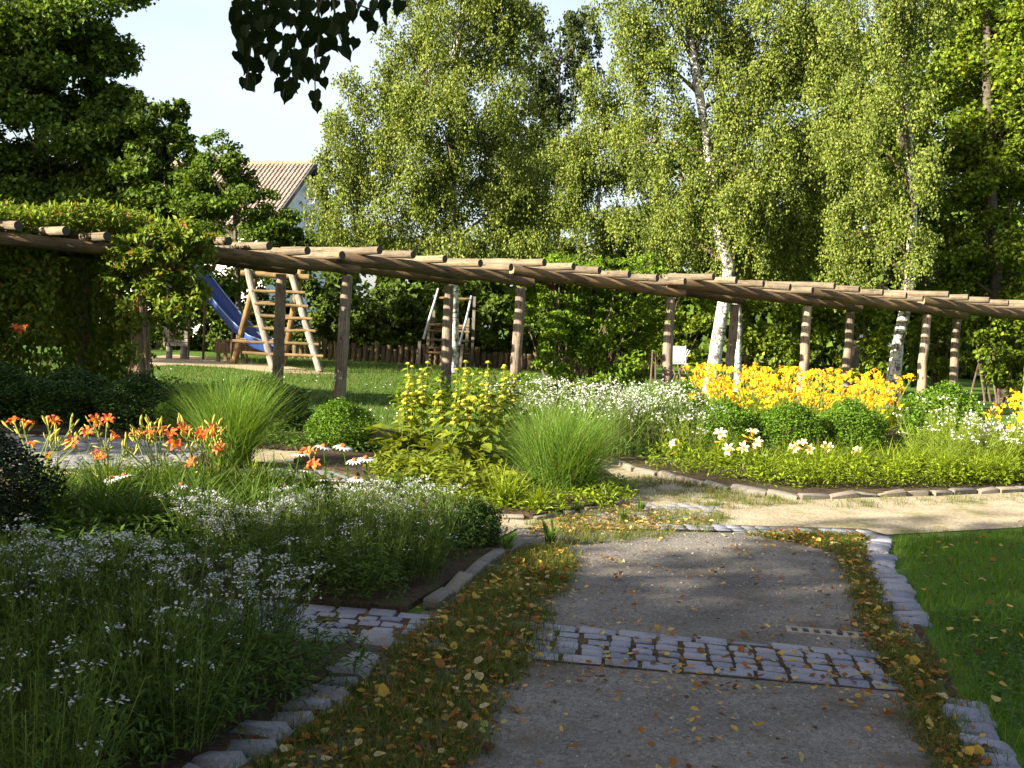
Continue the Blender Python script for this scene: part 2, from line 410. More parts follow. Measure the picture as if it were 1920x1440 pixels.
# ------------------------------------------------------------------ ground
def sheet(name, poly, z, mat, label=None, kind='structure', thick=0.0, sub=1):
    poly = np.asarray(poly, float)[:, :2]; n = len(poly)
    mb = MB()
    top = np.column_stack([poly, np.full(n, z)])
    mb.add(top, [list(range(n))])
    if thick:
        bot = np.column_stack([poly, np.full(n, z - thick)])
        mb.add(np.vstack([top, bot]), [[i, i + n, (i + 1) % n + n, (i + 1) % n] for i in range(n)])
    return obj(name, mb.mesh(name, mat), kind=kind, label=label)
LEFT = [(-2.0, -1.0), (-.97, 3.4), (-.79, 4.12), (-.61, 4.82), (-.43, 5.67), (-.21, 6.58), (.06, 7.44)]
RIGHT = [(1.2, -.5), (1.93, 4.02), (2.04, 4.58), (2.23, 5.36), (2.43, 6.21), (2.65, 7.2), (2.9, 8.13), (3.14, 8.71)]
sheet('lawn', [(-300, -200), (300, -200), (300, 500), (-300, 500)], 0.0, M['lawn'])
sheet('gravel_path', LEFT + [(.1, 8.2)] + RIGHT[::-1], .004, M['gravel'])
KERBR = [(1.30, 12.6), (1.45, 11.93), (1.76, 11.49), (2.13, 10.97), (2.56, 10.66), (2.94, 10.44), (3.6, 10.81), (4.59, 11.23), (5.92, 11.95), (9.0, 13.6), (14, 16.6)]
CENK = [(-1.42, 10.2), (-1.0, 9.3), (-.53, 8.78), (-.21, 8.62), (.23, 8.62), (.52, 8.95), (1.0, 9.6), (1.2, 10.6), (1.0, 12.2)]
sheet('cross_path', [(-7, 8.0), (-.1, 7.6), (.1, 8.2), (1.56, 8.55), (3.14, 8.71), (4.72, 9.48), (8, 11.1), (16, 15.3), (15, 17.3)] + KERBR[::-1] + [(.6, 14), (-1.2, 13.6), (-7, 13.5)], .008, M['sandy'])
sheet('front_bed', [(-6, 1.0), (-2.2, -.5), (-1.0, 3.4), (-.70, 4.75), (-.65, 4.98), (-6, 5.30)], .035, M['soil'], thick=.04)
sheet('middle_bed', [(-6, 6.15), (-.52, 5.66), (-.24, 6.58), (.03, 7.44), (-1.0, 8.4), (-2.2, 9.4), (-6, 9.6)], .035, M['soil'], thick=.04)
sheet('centre_bed', CENK + [(.4, 13.9), (-2.0, 13.4), (-2.3, 11.2)], .05, M['soil'], thick=.05)
sheet('right_bed', KERBR + [(13, 22), (2.0, 22), (.9, 14.5)], .05, M['soil'], thick=.05)
sheet('back_bed', [(-9, 12.7), (-1.4, 12.1), (-1.6, 14.6), (-9, 15.0)], .05, M['soil'], thick=.05)
sheet('sand_path', [G(*q) for q in [(240, 672), (330, 665), (450, 676), (560, 690), (640, 702), (520, 700), (430, 690), (330, 684), (240, 690)]], .006, M['sandpath'])

# stones: four shared shapes each
def stone_mesh(name, sx, sy, sz, mat, bev=.012, jit=.004):
    mb = MB()
    nx, ny = 3, 3
    xs = np.array([-.5, -.5 + bev / sx, .5 - bev / sx, .5]) * sx
    ys = np.array([-.5, -.5 + bev / sy, .5 - bev / sy, .5]) * sy
    V = []; 
    for j in range(4):
        for i in range(4):
            e = (i in (0, 3)) + (j in (0, 3))
            V.append([xs[i], ys[j], sz - (bev * .9 if e == 1 else bev * 1.3 if e == 2 else 0)])
    V = np.array(V) + rng.uniform(-jit, jit, (16, 3))
    Q = [[j * 4 + i, j * 4 + i + 1, j * 4 + i + 5, j * 4 + i + 4] for j in range(3) for i in range(3)]
    ring = [0, 1, 2, 3, 7, 11, 15, 14, 13, 12, 8, 4]
    B = V[ring].copy(); B[:, 2] = -.06
    mb.add(V, Q)
    mb.add(np.vstack([V[ring], B]), [[i, i + 12, (i + 1) % 12 + 12, (i + 1) % 12] for i in range(12)])
    return mb.mesh(name, mat, True)
SETT = [stone_mesh('sett', .118, .098, .036, M['stone'], .008, .0035) for _ in range(5)]
SETTD = [stone_mesh('sett', .118, .098, .036, M['edge'], .008, .0035) for _ in range(4)]  # darker stone that puts the side path's shade into the setts' colour
SETTL = [stone_mesh('sett', .185, .098, .036, M['stone'], .008, .0035) for _ in range(3)]
KERB = [stone_mesh('kerb_stone', .36, .10, .075, M['kerb'], .016, .009) for _ in range(4)]
EDGE = [stone_mesh('edging_stone', .20, .135, .055, M['edge'], .026, .014) for _ in range(4)]
EDGR = [stone_mesh('edging_stone', .19, .135, .05, M['stone'], .02, .010) for _ in range(4)]
def lay(name, me, parent, x, y, z=0.0, rz=0.0, sx=1, sy=1, tilt=.014):
    o = obj(name, me, parent)
    o.location = (x, y, z); o.rotation_euler = (tilt * rng.standard_normal(), tilt * rng.standard_normal(), rz + .03 * rng.standard_normal())
    o.scale = (sx, sy, 1)
    return o
# cobbled strip crossing the path
strip = sheet('cobble_strip', [(-3.2, 5.88), (1.97, 5.30), (1.90, 4.76), (-3.2, 5.30)], .0072, M['soil'])
ang = math.atan2(-.575, 5.1)
ex, ey = math.cos(ang), math.sin(ang); fx, fy = -ey, ex
o0 = np.array([1.90, 4.81])
u = .0
while u < 4.9:
    w = .108 * U(.9, 1.1)
    left_part = u > 2.35
    for r in range(4):
        q = o0 - np.array([ex, ey]) * (u + w / 2 + .04 + (.03 * (r % 2) if left_part else .006 * rng.standard_normal())) + np.array([fx, fy]) * (.108 + r * .098)
        if u > 1.75 and U(0, 1) < .25: continue
        lay('sett', SETT[rng.integers(5)], strip, q[0], q[1], -.021 + .003 * rng.standard_normal(), ang, w / .118, U(.72, .84))
    u += w + (.021 if not left_part else .012)
for row, off in ((0, .008), (1, .50)):
    u = .0
    while u < 4.9:
        w = .185 * U(.7, 1.08)
        q = o0 - np.array([ex, ey]) * (u + w / 2) + np.array([fx, fy]) * off
        lay('sett', SETTL[rng.integers(3)], strip, q[0], q[1], -.020 + .003 * rng.standard_normal(), ang, w / .185, .92)
        u += w + .018
def along(poly, step):
    poly = np.asarray(poly, float)
    seg = np.linalg.norm(np.diff(poly, axis=0), axis=1); cum = np.concatenate([[0], np.cumsum(seg)])
    s = step / 2; out = []
    while s < cum[-1]:
        k = min(np.searchsorted(cum, s, side='right') - 1, len(seg) - 1)
        d = (poly[k + 1] - poly[k]) / seg[k]
        out.append((poly[k] + d * (s - cum[k]), math.atan2(d[1], d[0]))); s += step
    return out
def stone_line(name, label, poly, step, meshes, piece, across=False, skip=(), z=0.0, jit=.012):
    t = sheet(name, [(p[0] - .02, p[1]) for p in poly] + [(p[0] + .02, p[1]) for p in poly[::-1]], .0125, M['soil'])
    for (p, a) in along(poly, step):
        if any(lo < p[1] < hi for lo, hi in skip): continue
        lay(piece, meshes[rng.integers(len(meshes))], t, p[0] + jit * rng.standard_normal(), p[1], z + .006 * rng.standard_normal(),
            a + (math.pi / 2 if across else 0), U(.75, 1.15), U(.85, 1.1), .05)
    return t
stone_line('path_edging', None, [(-1.12, 2.9), (-.90, 3.7), (-.72, 4.3), (-.60, 4.78)], .152, EDGE, 'edging_stone', True)
stone_line('path_edging', None, [(-.40, 5.72), (-.21, 6.55), (.0, 7.25), (.10, 7.55)], .38, KERB, 'edging_stone', False, z=-.02)
stone_line('path_edging', None, [(-.52, 5.02), (-.9, 5.06), (-1.3, 5.12)], .21, EDGE, 'edging_stone', False)
stone_line('path_edging', None, [(1.86, 3.6), (1.95, 4.02), (2.06, 4.58), (2.25, 5.36), (2.45, 6.21), (2.67, 7.2), (2.92, 8.13), (3.16, 8.68)], .158, EDGR, 'edging_stone', True, skip=((4.66, 5.9),), z=-.022)
stone_line('bed_kerb', None, KERBR[:-1], .355, KERB, 'kerb_stone', z=-.012)
stone_line('bed_kerb', None, CENK[:7], .355, KERB, 'kerb_stone', z=-.04)
far = sheet('cobble_patch', [(1.3, 8.42), (3.2, 8.72), (3.1, 8.95), (1.2, 8.7)], .0130, M['soil'])
for r in range(2):
    for i in range(15):
        lay('sett', SETT[rng.integers(5)], far, 1.3 + i * .125 + .02 * rng.standard_normal(), 8.52 + i * .012 + r * .12, -.018, .15, 1, 1.1)
far2 = sheet('cobble_patch', [(.5, 8.75), (1.75, 9.0), (1.95, 9.75), (1.15, 9.9)], .0136, M['sandy'])
for r in range(6):
    for i in range(9):
        x, y = .62 + i * .125 + r * .09, 8.83 + r * .15 + i * .02
        if U(0, 1) < .8: lay('sett', SETT[rng.integers(5)], far2, x + .015 * rng.standard_normal(), y, -.020, .15, 1, 1.2)
lp = sheet('cobbled_side_path', [(-5.6, 9.75), (-.95, 10.0), (-1.0, 10.85), (-3.2, 11.2), (-3.3, 12.5), (-5.6, 12.5)], .0142, M['soil'])
for r in range(15):
    for i in range(13):
        lay('sett', SETTD[rng.integers(4)], lp, -5.45 + i * .165 + (.08 if r % 2 else 0) + .01 * rng.standard_normal(), 10.05 + r * .165, -.010, 0, 1.35, 1.55)
for r in range(4):
    for i in range(11):
        lay('sett', SETTD[rng.integers(4)], lp, -2.55 + i * .145 + (.07 if r % 2 else 0), 10.15 + r * .15, -.010, .05, 1.15, 1.4)

# trench drain with open slots
dr = thing('trench_drain', 'narrow trench drain with dark open slots in the gravel above the cobbled strip', 'drain', (1.80, 5.665, .0), math.atan2(-.05, .31))
mb = MB()
for k in range(7): add_box(mb, (-.21 + k * .06 - .013, -.04, .004), (-.21 + k * .06 + .013, .04, .0135))
add_box(mb, (-.225, .04, .004), (.225, .06, .0145)); add_box(mb, (-.225, -.06, .004), (.225, -.04, .0145))
obj('grating', mb.mesh('grating', M['channel']), dr)
mb = MB(); add_box(mb, (-.222, -.038, .001), (.222, .038, .0062))
obj('channel', mb.mesh('channel', M['slotdark']), dr)

# ------------------------------------------------------------------ pergola
P0 = np.array([-3.128, 19.115]); STEP = np.array([3.184, 1.387]); OFF = np.array([-1.401, 1.103])
PH = 2.349
def at_n(n, row=0): return P0 + STEP * n + OFF * row
def log_mesh(name, L, r, mats, sides=14, segs=6, taper=.0, jit=.03):
    mb = MB()
    z = np.linspace(0, L, segs + 1)
    pts = np.column_stack([.012 * rng.standard_normal(segs + 1), .012 * rng.standard_normal(segs + 1), z])
    pts[0, :2] = pts[-1, :2] = 0
    add_tube(mb, pts, r * (1 - taper * z / L) * (1 + jit * .5 * rng.standard_normal(segs + 1)), sides, 0, cap=1, jitter=jit * .35)
    return mb.mesh(name, mats, True)
def along_mat(a, b, roll=0.0):
    a = Vector(a); b = Vector(b); q = (b - a).normalized().to_track_quat('Z', 'Y')
    return Matrix.Translation(a) @ q.to_matrix().to_4x4() @ Matrix.Rotation(roll, 4, 'Z')
perg = thing('pergola', 'long weathered log pergola crossing the garden behind the flower beds', 'pergola', (*at_n(1.5), 0))
PI_ = Matrix.Translation(-Vector((*at_n(1.5), 0)))
def pobj(name, me, mat, label=None):
    return obj(name, me, perg, mat=PI_ @ mat, label=label)
PM = [log_mesh('post', PH, .112, [M['post'], M['endgrain']], jit=.03, taper=.12) for _ in range(4)]
for row in (0, 1):
    for n in range(-3, 7):
        x, y = at_n(n, row)
        lean = .02 * rng.standard_normal(2)
        pobj('post', PM[rng.integers(4)], along_mat((x, y, 0), (x + lean[0], y + lean[1], PH), U(0, 6)))
BL = math.hypot(*STEP)
BM = [log_mesh('beam', BL * 1.13, .118, [M['beam'], M['endlight']], segs=8, jit=.03, taper=.08) for _ in range(4)]
BR = .118
def beam_ends(k, row):
    a = at_n(k - .055, row); b = at_n(k + 1.075, row)
    return np.array([*a, PH + BR + .185]), np.array([*b, PH + BR - .005])
for row in (0, 1):
    for k in range(-3, 6):
        a, b = beam_ends(k, row)
        pobj('beam', BM[rng.integers(4)], along_mat(a, b, U(0, 6)))
RM = [log_mesh('rafter', 2.7, .074, [M['rafter'], M['endgrain']], segs=5, jit=.03) for _ in range(4)]
rd = -OFF / np.linalg.norm(OFF)
for k in range(-15, 30):
    n = .186 - .118 + .1865 * k
    if n > 5.9 or n < -2.9: continue
    kb = math.floor(n + .04)
    t = (n - (kb - .055)) / 1.13
    zc = (PH + BR + .185) * (1 - t) + (PH + BR - .005) * t + BR + .068
    c = at_n(n, 0)
    front = c + rd * (.50 + .04 * rng.standard_normal())
    back = front - rd * 2.7
    pobj('rafter', RM[rng.integers(4)], along_mat((*front, zc), (*back, zc + .01 * rng.standard_normal()), U(0, 6)))

# ------------------------------------------------------------------ crowns
def lobe(px, py, Y, rx, ry, dz=.8):
    s = PZ(Y); return P(px, py, Y), np.array([rx * s, max(rx, ry) * s * dz, ry * s])
def crown_leaves(mb, c, r, N, L, W, T=T_RH, mat=0, up=.6, clump=.36, k=16):
    """leaf clumps on and in an ellipsoid"""
    d = sph(k); rr = U(.45, 1.0, k) ** .6
    cc = c + d * rr[:, None] * r
    idx = rng.integers(k, size=N)
    cr = r * clump * U(.6, 1.25, k)[idx][:, None]
    off = sph(N) * (U(0, 1, N) ** .45)[:, None]
    off[:, 2] *= .75
    pos = cc[idx] + off * cr
    n = sph(N) * .9 + off * .6 + np.array([-.25, -.25, up])
    dd = sph(N) + np.array([0, 0, -.35])
    scatter(mb, T, pos, dd, n, L * U(.7, 1.25, N), W * U(.7, 1.25, N), mat)
def weeping(mb, c, r, N, L, W, mat=0, hang=1.1, per=20):
    """hanging twigs, each strung with small leaves"""
    S = max(4, N // per)
    k = 22
    cc = c + sph(k) * (U(.35, 1.0, k) ** .7)[:, None] * r * .95
    top = cc[rng.integers(k, size=S)] + sph(S) * (U(0, 1, S) ** .5)[:, None] * r * .34 + np.array([0, 0, .2])
    ln = hang * U(.35, 1.25, S); az = U(0, 2 * np.pi, S)
    t = U(0, 1, (S, per))
    hx = np.stack([np.cos(az), np.sin(az)], -1)
    pos = np.repeat(top[:, None], per, 1)
    sp = .28 * ln[:, None] * (t - .35 * t * t)
    pos[..., 0] += hx[:, 0:1] * sp; pos[..., 1] += hx[:, 1:2] * sp
    pos[..., 2] -= ln[:, None] * t ** 1.3 - .12 * t
    pos = pos.reshape(-1, 3) + .07 * rng.standard_normal((S * per, 3))
    n = sph(S * per) + np.array([-.35, -.35, .25]); dd = sph(S * per) * .55 + np.array([0, 0, -.9])
    scatter(mb, T_RH, pos, dd, n, L * U(.7, 1.25, S * per), W * U(.7, 1.25, S * per), mat)
def limbs(mb, frm, lobes, r, mat=0):
    for c, rr in lobes:
        k = rng.integers(len(frm)); a = frm[np.argmin(np.abs(frm[:, 2] - (c[2] - rr[2] * .9)))]
        mid = (a + c) / 2 + np.array([0, 0, .25 * rr[2]])
        pts = np.array([(1 - t) ** 2 * a + 2 * t * (1 - t) * mid + t * t * c for t in np.linspace(0, 1, 6)])
        add_tube(mb, pts, np.linspace(r, r * .25, 6), 5, mat)
        for _ in range(3):
            e = c + sph(1)[0] * rr * .9
            add_tube(mb, np.array([pts[3], (pts[3] + e) / 2 + [0, 0, .15], e]), np.array([r * .4, r * .25, r * .1]), 4, mat)
def tree(name, label, cat, trunk_px, Y, r_base, r_top, lobes, mode, leafmat, barkmat, dens, L, W, group=None, ground=True, hang=.6, base=None):
    lob = [lobe(q[0], q[1], q[4] if len(q) > 4 else Y, q[2], q[3]) for q in lobes]
    tp = np.array([P(a, b, Y) for a, b in trunk_px]) if base is None else np.array(base, float)
    if ground and tp[0][2] > 0.02:
        d = tp[1] - tp[0]; e = tp[0] - d / max(d[2], .1) * tp[0][2] * .3; e[2] = -.05; tp = np.vstack([e, tp])
    tt = np.linspace(0, len(tp) - 1, 4 * len(tp)); i = np.minimum(tt.astype(int), len(tp) - 2); f = (tt - i)[:, None]
    pts = tp[i] * (1 - f) + tp[i + 1] * f
    ctr = pts[0].copy(); ctr[2] = 0
    root = thing(name, label, cat, tuple(ctr), 0, group)
    mb = MB()
    rad = np.linspace(r_base, r_top, len(pts)) * (1 + .25 * np.exp(-np.arange(len(pts)) / 1.2)) * (1 + .05 * rng.standard_normal(len(pts)))
    add_tube(mb, pts - ctr, rad, 10, 0, jitter=.02)
    obj('trunk', mb.mesh('trunk', barkmat, True), root)
    mb = MB(); limbs(mb, pts - ctr, [(c - ctr, r) for c, r in lob], r_top * .55 + .02)
    obj('limbs', mb.mesh('limbs', M['twig']), root, kind='stuff')
    mb = MB()
    for c, r in lob:
        N = int(dens * r[0] * r[2])
        if mode == 'weep': weeping(mb, c - ctr, r, N, L, W, hang=hang)
        else: crown_leaves(mb, c - ctr, r, N, L, W)
    obj('crown', mb.mesh('crown', leafmat), root)
    return root
tree('birch_tree', 'tall silver birch with straight white trunk behind the wooden ladder tower', 'tree',
     [(850, 690), (851, 560), (848, 350), (846, 220), (853, 100), (885, -40), (900, -160)], 33.5, .19, .07,
     [(860, -60, 160, 110), (870, 60, 130, 100), (770, 130, 90, 110), (930, 60, 80, 90), (900, 190, 120, 110), (700, 220, 80, 100), (650, 390, 70, 120), (640, 290, 50, 80), (780, 290, 110, 110),
      (930, 320, 120, 110), (750, 420, 120, 80), (880, 430, 130, 80), (970, 430, 70, 80), (820, 470, 130, 50), (680, 470, 90, 45), (960, 380, 80, 80), (830, 240, 100, 90, 32)],
     'weep', M['birch'], M['birchbark'], 3500, .084, .063, 'birch trees')
tree('birch_tree', 'leaning silver birch with pale bent trunk rising from the yellow daylilies', 'tree',
     [(1330, 745), (1345, 640), (1368, 500), (1345, 430), (1337, 360), (1322, 240), (1300, 110), (1280, -20), (1260, -140)], 29, .19, .08,
     [(1230, 20, 110, 110), (1330, 20, 110, 120), (1430, 60, 120, 120), (1470, 200, 120, 130), (1400, 290, 110, 130), (1240, 180, 70, 100), (1270, 330, 70, 90),
      (1480, 350, 110, 120), (1400, 430, 90, 80), (1550, 80, 110, 140), (1560, 280, 80, 110), (1380, 180, 60, 110), (1200, 100, 50, 80), (1250, 440, 100, 60, 30.5), (1480, 470, 110, 60, 30), (1400, 380, 60, 60, 27.8), (1190, 260, 50, 60, 32)],
     'weep', M['birch'], M['birchbark'], 3900, .075, .057, 'birch trees', hang=.85)
tree('birch_tree', 'thinner white birch trunk close behind a pergola post, right of the leaning birch', 'tree',
     [(1380, 760), (1384, 600), (1372, 470), (1378, 300), (1390, 120)], 31, .15, .05,
     [(1450, 430, 90, 90), (1540, 420, 80, 100), (1440, 500, 80, 50)], 'weep', M['birch'], M['birchbark'], 3900, .076, .058, 'birch trees')
tree('birch_tree', 'dappled birch with dark flaky bark standing left of the post nearest the round box bush', 'tree',
     [(1668, 770), (1684, 640), (1702, 560), (1712, 400), (1700, 200), (1690, 0)], 27, .17, .07,
     [(1640, 60, 110, 130, 26.4), (1720, -20, 100, 120, 26), (1690, 180, 80, 110, 25.8), (1700, 340, 70, 100, 25.8), (1700, 470, 60, 70, 26), (1610, 430, 70, 90), (1590, 540, 60, 40), (1600, 240, 80, 110)], 'weep', M['birch'], M['birchbark'], 3600, .070, .054, 'birch trees')
tree('birch_tree', 'young light green birch between the two tall birches', 'tree',
     [(1115, 700), (1118, 500), (1125, 300), (1130, 140)], 41, .12, .03,
     [(1125, 190, 45, 80), (1130, 290, 90, 90), (1050, 350, 80, 90), (1190, 380, 110, 90), (1080, 440, 110, 70), (1210, 460, 100, 60)],
     'weep', M['birch'], M['birchbark'], 2900, .098, .073, 'birch trees')
tree('tall_tree', 'dark drooping tree far behind the birches against the sky', 'tree',
     [(1045, 690), (1045, 400), (1050, 60)], 52, .2, .04,
     [(1050, 130, 70, 90), (1095, 70, 40, 70), (1000, 220, 80, 90), (1060, 270, 80, 80), (1010, 340, 110, 90), (980, 60, 40, 60)],
     'weep', M['birchdark'], M['bark'], 1300, .16, .12)
# left maples, in the shade of taller trees beside them
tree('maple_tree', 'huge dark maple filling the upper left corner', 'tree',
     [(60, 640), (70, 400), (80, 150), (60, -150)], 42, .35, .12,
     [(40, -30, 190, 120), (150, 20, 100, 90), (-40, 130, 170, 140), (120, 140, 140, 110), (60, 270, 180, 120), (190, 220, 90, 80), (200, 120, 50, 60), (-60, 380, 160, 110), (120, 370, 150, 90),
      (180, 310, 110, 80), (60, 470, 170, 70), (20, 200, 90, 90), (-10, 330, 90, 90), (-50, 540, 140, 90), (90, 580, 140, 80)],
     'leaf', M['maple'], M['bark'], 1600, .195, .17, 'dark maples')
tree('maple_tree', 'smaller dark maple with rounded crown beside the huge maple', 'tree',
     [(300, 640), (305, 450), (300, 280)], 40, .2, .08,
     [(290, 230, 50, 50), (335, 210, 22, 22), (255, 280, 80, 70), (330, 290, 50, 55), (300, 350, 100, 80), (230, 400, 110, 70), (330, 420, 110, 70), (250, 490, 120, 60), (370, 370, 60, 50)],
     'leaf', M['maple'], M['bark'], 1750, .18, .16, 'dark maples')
tree('hazel_tree', 'bushy mid green hazel partly hiding the house roof', 'tree',
     [(450, 650), (445, 520), (440, 400)], 36, .15, .06,
     [(400, 280, 45, 40), (450, 320, 30, 30), (410, 350, 80, 60), (470, 390, 55, 45), (430, 430, 110, 55), (520, 430, 55, 40), (390, 500, 120, 60), (510, 490, 90, 50), (570, 470, 40, 40)],
     'leaf', M['hazel'], M['bark'], 2200, .13, .11)
# right-hand woodland
tree('woodland_tree', 'dark leafy tree with slanting trunk at the upper right of the birches', 'tree',
     [(1760, 700), (1720, 450), (1690, 250), (1650, 0)], 34, .2, .08,
     [(1660, 330, 100, 100), (1740, 230, 120, 120), (1760, 80, 120, 120), (1680, 450, 100, 80), (1590, 480, 60, 60), (1780, 370, 110, 110)],
     'leaf', M['wood'], M['bark'], 2000, .14, .11, 'woodland trees')
tree('woodland_tree', 'tall leafy tree at the right edge with grey upper trunk showing', 'tree',
     [(1880, 700), (1860, 400), (1850, 150), (1852, -80)], 33, .22, .10,
     [(1880, 30, 110, 120), (1900, 200, 110, 120), (1840, 290, 90, 100), (1900, 370, 120, 110), (1840, 460, 110, 80), (1960, 120, 110, 160), (1930, 500, 110, 70), (1760, 500, 80, 60)],
     'leaf', M['wood'], M['bark'], 2000, .14, .11, 'woodland trees')
tree('woodland_tree', 'leafy tree deep behind the right-hand trees, seen through their gaps', 'tree',
     [(1600, 690), (1610, 400), (1600, 0)], 46, .3, .12,
     [(1560, 200, 130, 130), (1700, 120, 130, 150), (1640, 380, 130, 120), (1800, 260, 140, 160), (1900, 120, 140, 160), (1500, 480, 120, 90), (1780, 470, 140, 110), (1900, 430, 120, 120), (1420, 420, 120, 100), (1300, 450, 120, 80), (1330, 330, 100, 90)],
     'leaf', M['hedge'], M['bark'], 640, .25, .20, 'woodland trees')
def shrub(name, label, cat, lobes, Y, leafmat, dens, L, W, group=None, stems=True, up=.6, T=T_RH):
    lob = [lobe(q[0], q[1], q[4] if len(q) > 4 else Y, q[2], q[3]) for q in lobes]
    ctr = np.mean([c for c, _ in lob], 0); ctr[2] = 0
    root = thing(name, label, cat, tuple(ctr), 0, group)
    mb = MB()
    for c, r in lob:
        for _ in range(3):
            b = np.array([c[0] * .6 + ctr[0] * .4, c[1], 0]) + .15 * rng.standard_normal(3); b[2] = 0
            e = c + sph(1)[0] * r * .6
            add_tube(mb, np.array([b, (b + e) / 2 + .1 * rng.standard_normal(3), e]) - ctr, np.array([.03, .02, .008]), 5)
    obj('stems', mb.mesh('stems', M['twig']), root)
    mb = MB()
    for c, r in lob: crown_leaves(mb, c - ctr, r, int(dens * r[0] * r[2]), L, W, up=up, T=T)
    obj('leaves', mb.mesh('leaves', leafmat), root)
    return root
HG = 'dark shrubs under the trees'
for i, (lb, lobs) in enumerate([
    ('dark shrub behind the slide and the climbing frame', [(330, 600, 70, 60), (400, 580, 70, 70), (250, 620, 60, 50)]),
    ('dark bush hiding the foot of the house behind the slide', [(430, 560, 60, 60), (500, 560, 60, 65), (560, 570, 60, 60), (470, 620, 60, 50), (390, 610, 60, 50), (540, 630, 60, 45)]),
    ('dark bush behind the slide tower', [(400, 655, 60, 30), (330, 660, 60, 30), (470, 655, 50, 30), (330, 540, 60, 60), (200, 600, 70, 60), (260, 570, 60, 60), (130, 620, 70, 60), (330, 620, 60, 45)]),
    ('dark hedge bush right of the climbing frame', [(600, 580, 60, 60), (650, 600, 70, 65), (600, 640, 60, 40)]),
    ('dark hedge bush between the second and third pergola posts', [(730, 580, 70, 65), (700, 640, 70, 45), (780, 620, 60, 60)]),
    ('dark hedge bush behind the wooden ladder tower', [(860, 590, 70, 65), (840, 650, 60, 40), (920, 590, 60, 70), (930, 650, 50, 40)]),
    ('tall dark hedge bush under the young birch', [(1000, 620, 60, 70), (1080, 520, 80, 50), (980, 540, 60, 50)])]):
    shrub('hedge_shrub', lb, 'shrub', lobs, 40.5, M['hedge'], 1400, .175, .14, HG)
for i, (lb, lobs) in enumerate([
    ('dark green bush behind the white chair', [(1290, 580, 60, 60), (1240, 610, 50, 50), (1270, 660, 50, 30)]),
    ('mid green bush behind the thin birch trunk', [(1430, 610, 55, 60), (1440, 670, 50, 40), (1400, 560, 40, 40)]),
    ('low yellow-green bush behind the left of the yellow daylilies', [(1440, 690, 30, 30)]),
    ('leafy hazel bush left of the rear pergola post', [(1500, 620, 50, 70), (1550, 640, 55, 60), (1540, 570, 50, 40)]),
    ('leafy hazel bush between the rear post and the dappled birch', [(1630, 620, 50, 70), (1650, 680, 50, 50), (1610, 570, 40, 40)]),
    ('shaded bush behind the post beside the round box bush', [(1760, 640, 45, 60), (1780, 590, 50, 50), (1740, 700, 50, 40)]),
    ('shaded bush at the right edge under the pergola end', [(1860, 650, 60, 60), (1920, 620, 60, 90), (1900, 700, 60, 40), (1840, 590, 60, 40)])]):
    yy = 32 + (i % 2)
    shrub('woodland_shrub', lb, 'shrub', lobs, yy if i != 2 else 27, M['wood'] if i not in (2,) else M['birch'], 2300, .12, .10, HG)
mb = MB()
for px in range(-300, 2400, 90):
    yy = 76 if px < 640 else 56
    c, r = lobe(px, 560, yy, 90, 110 if px > 640 else 60, .6); c[2] = max(c[2], 2.5)
    crown_leaves(mb, c, np.maximum(r, [2, 1.5, 3.0]), 1300, .52, .44)
    crown_leaves(mb, c * [1, 1, .4], np.maximum(r, [2, 1.5, 2.0]), 700, .5, .44)
obj('far_wood', mb.mesh('far_wood', M['hedge']), kind='stuff', label='dark wood closing the view beyond the lawn')
# climbers on the pergola
shrub('climbing_wisteria', 'bright green climber sprawling over the middle of the pergola', 'climber',
      [(1130, 500, 110, 22, 22.6), (1080, 545, 70, 50, 22.8), (1170, 550, 70, 55, 23.0), (1100, 610, 70, 60, 22.8), (1190, 620, 50, 60, 23), (1065, 660, 60, 60, 21.8), (1150, 670, 85, 65, 22.2), (1110, 610, 80, 60, 21.9), (1170, 590, 80, 60, 22.4), (1090, 705, 80, 35, 21.6), (1000, 570, 45, 45, 22.2), (1210, 500, 40, 20, 23.2), (1040, 500, 40, 18, 22.2)],
      22.5, M['wist'], 4300, .105, .055, None)
# ------------------------------------------------------------------ vine on the left end of the pergola
vroot = thing('climbing_vine', 'thick sunlit vine covering the left end of the pergola and hanging in curtains', 'vine', (*at_n(-1.6), 0))
vc = np.array([*at_n(-1.6), 0])
def row_pts(n, across, z): 
    b = P0 + np.outer(n, STEP) + np.outer(across, OFF)
    return np.column_stack([b, z])
mb = MB()
N = 24000                                            # canopy on the rafters
n = U(-3.0, -.62, N); a = U(-.12, 1.2, N)
edge = np.clip((-.60 - n) / .25, 0, 1)
z = 2.74 + .14 * np.sin(n * 9) * np.cos(a * 5) + U(0, .42, N) * edge
pos = row_pts(n, a, z)
keep = ~((a < .12) & (n < -1.02) & (z < 2.95)) | (U(0, 1, N) < .10)
pos = pos[keep]; N = len(pos)
scatter(mb, T_RH, pos, sph(N) + np.array([0, -.2, -.25]), sph(N) * .8 + np.array([-.4, -.2, .9]), .115 * U(.6, 1.3, N), .06 * U(.7, 1.2, N))
def vine_blob(px, py, Y, rx, ry, N, L=.11):
    c, r = lobe(px, py, Y, rx, ry, .6)
    crown_leaves(mb, c, r, N, L, L * .55, up=.4, clump=.45)
n1 = 17.7
for q in [(330, 435, 17.4, 40, 28, 1500), (360, 460, 17.6, 35, 25, 900), (300, 470, 17.4, 45, 35, 1300), (245, 475, 17.4, 40, 28, 900), (230, 520, 17.6, 40, 40, 700), (330, 540, 17.6, 60, 60, 1300), (360, 520, 17.8, 35, 50, 700),
          (320, 600, 17.8, 40, 30, 300), (240, 590, 17.4, 25, 40, 300), (30, 510, 17.6, 60, 50, 1200), (30, 590, 17.4, 50, 40, 900), (20, 550, 17.4, 60, 50, 700), (245, 660, 17.4, 22, 18, 140), (265, 440, 17.6, 60, 18, 800)]:
    vine_blob(*q)
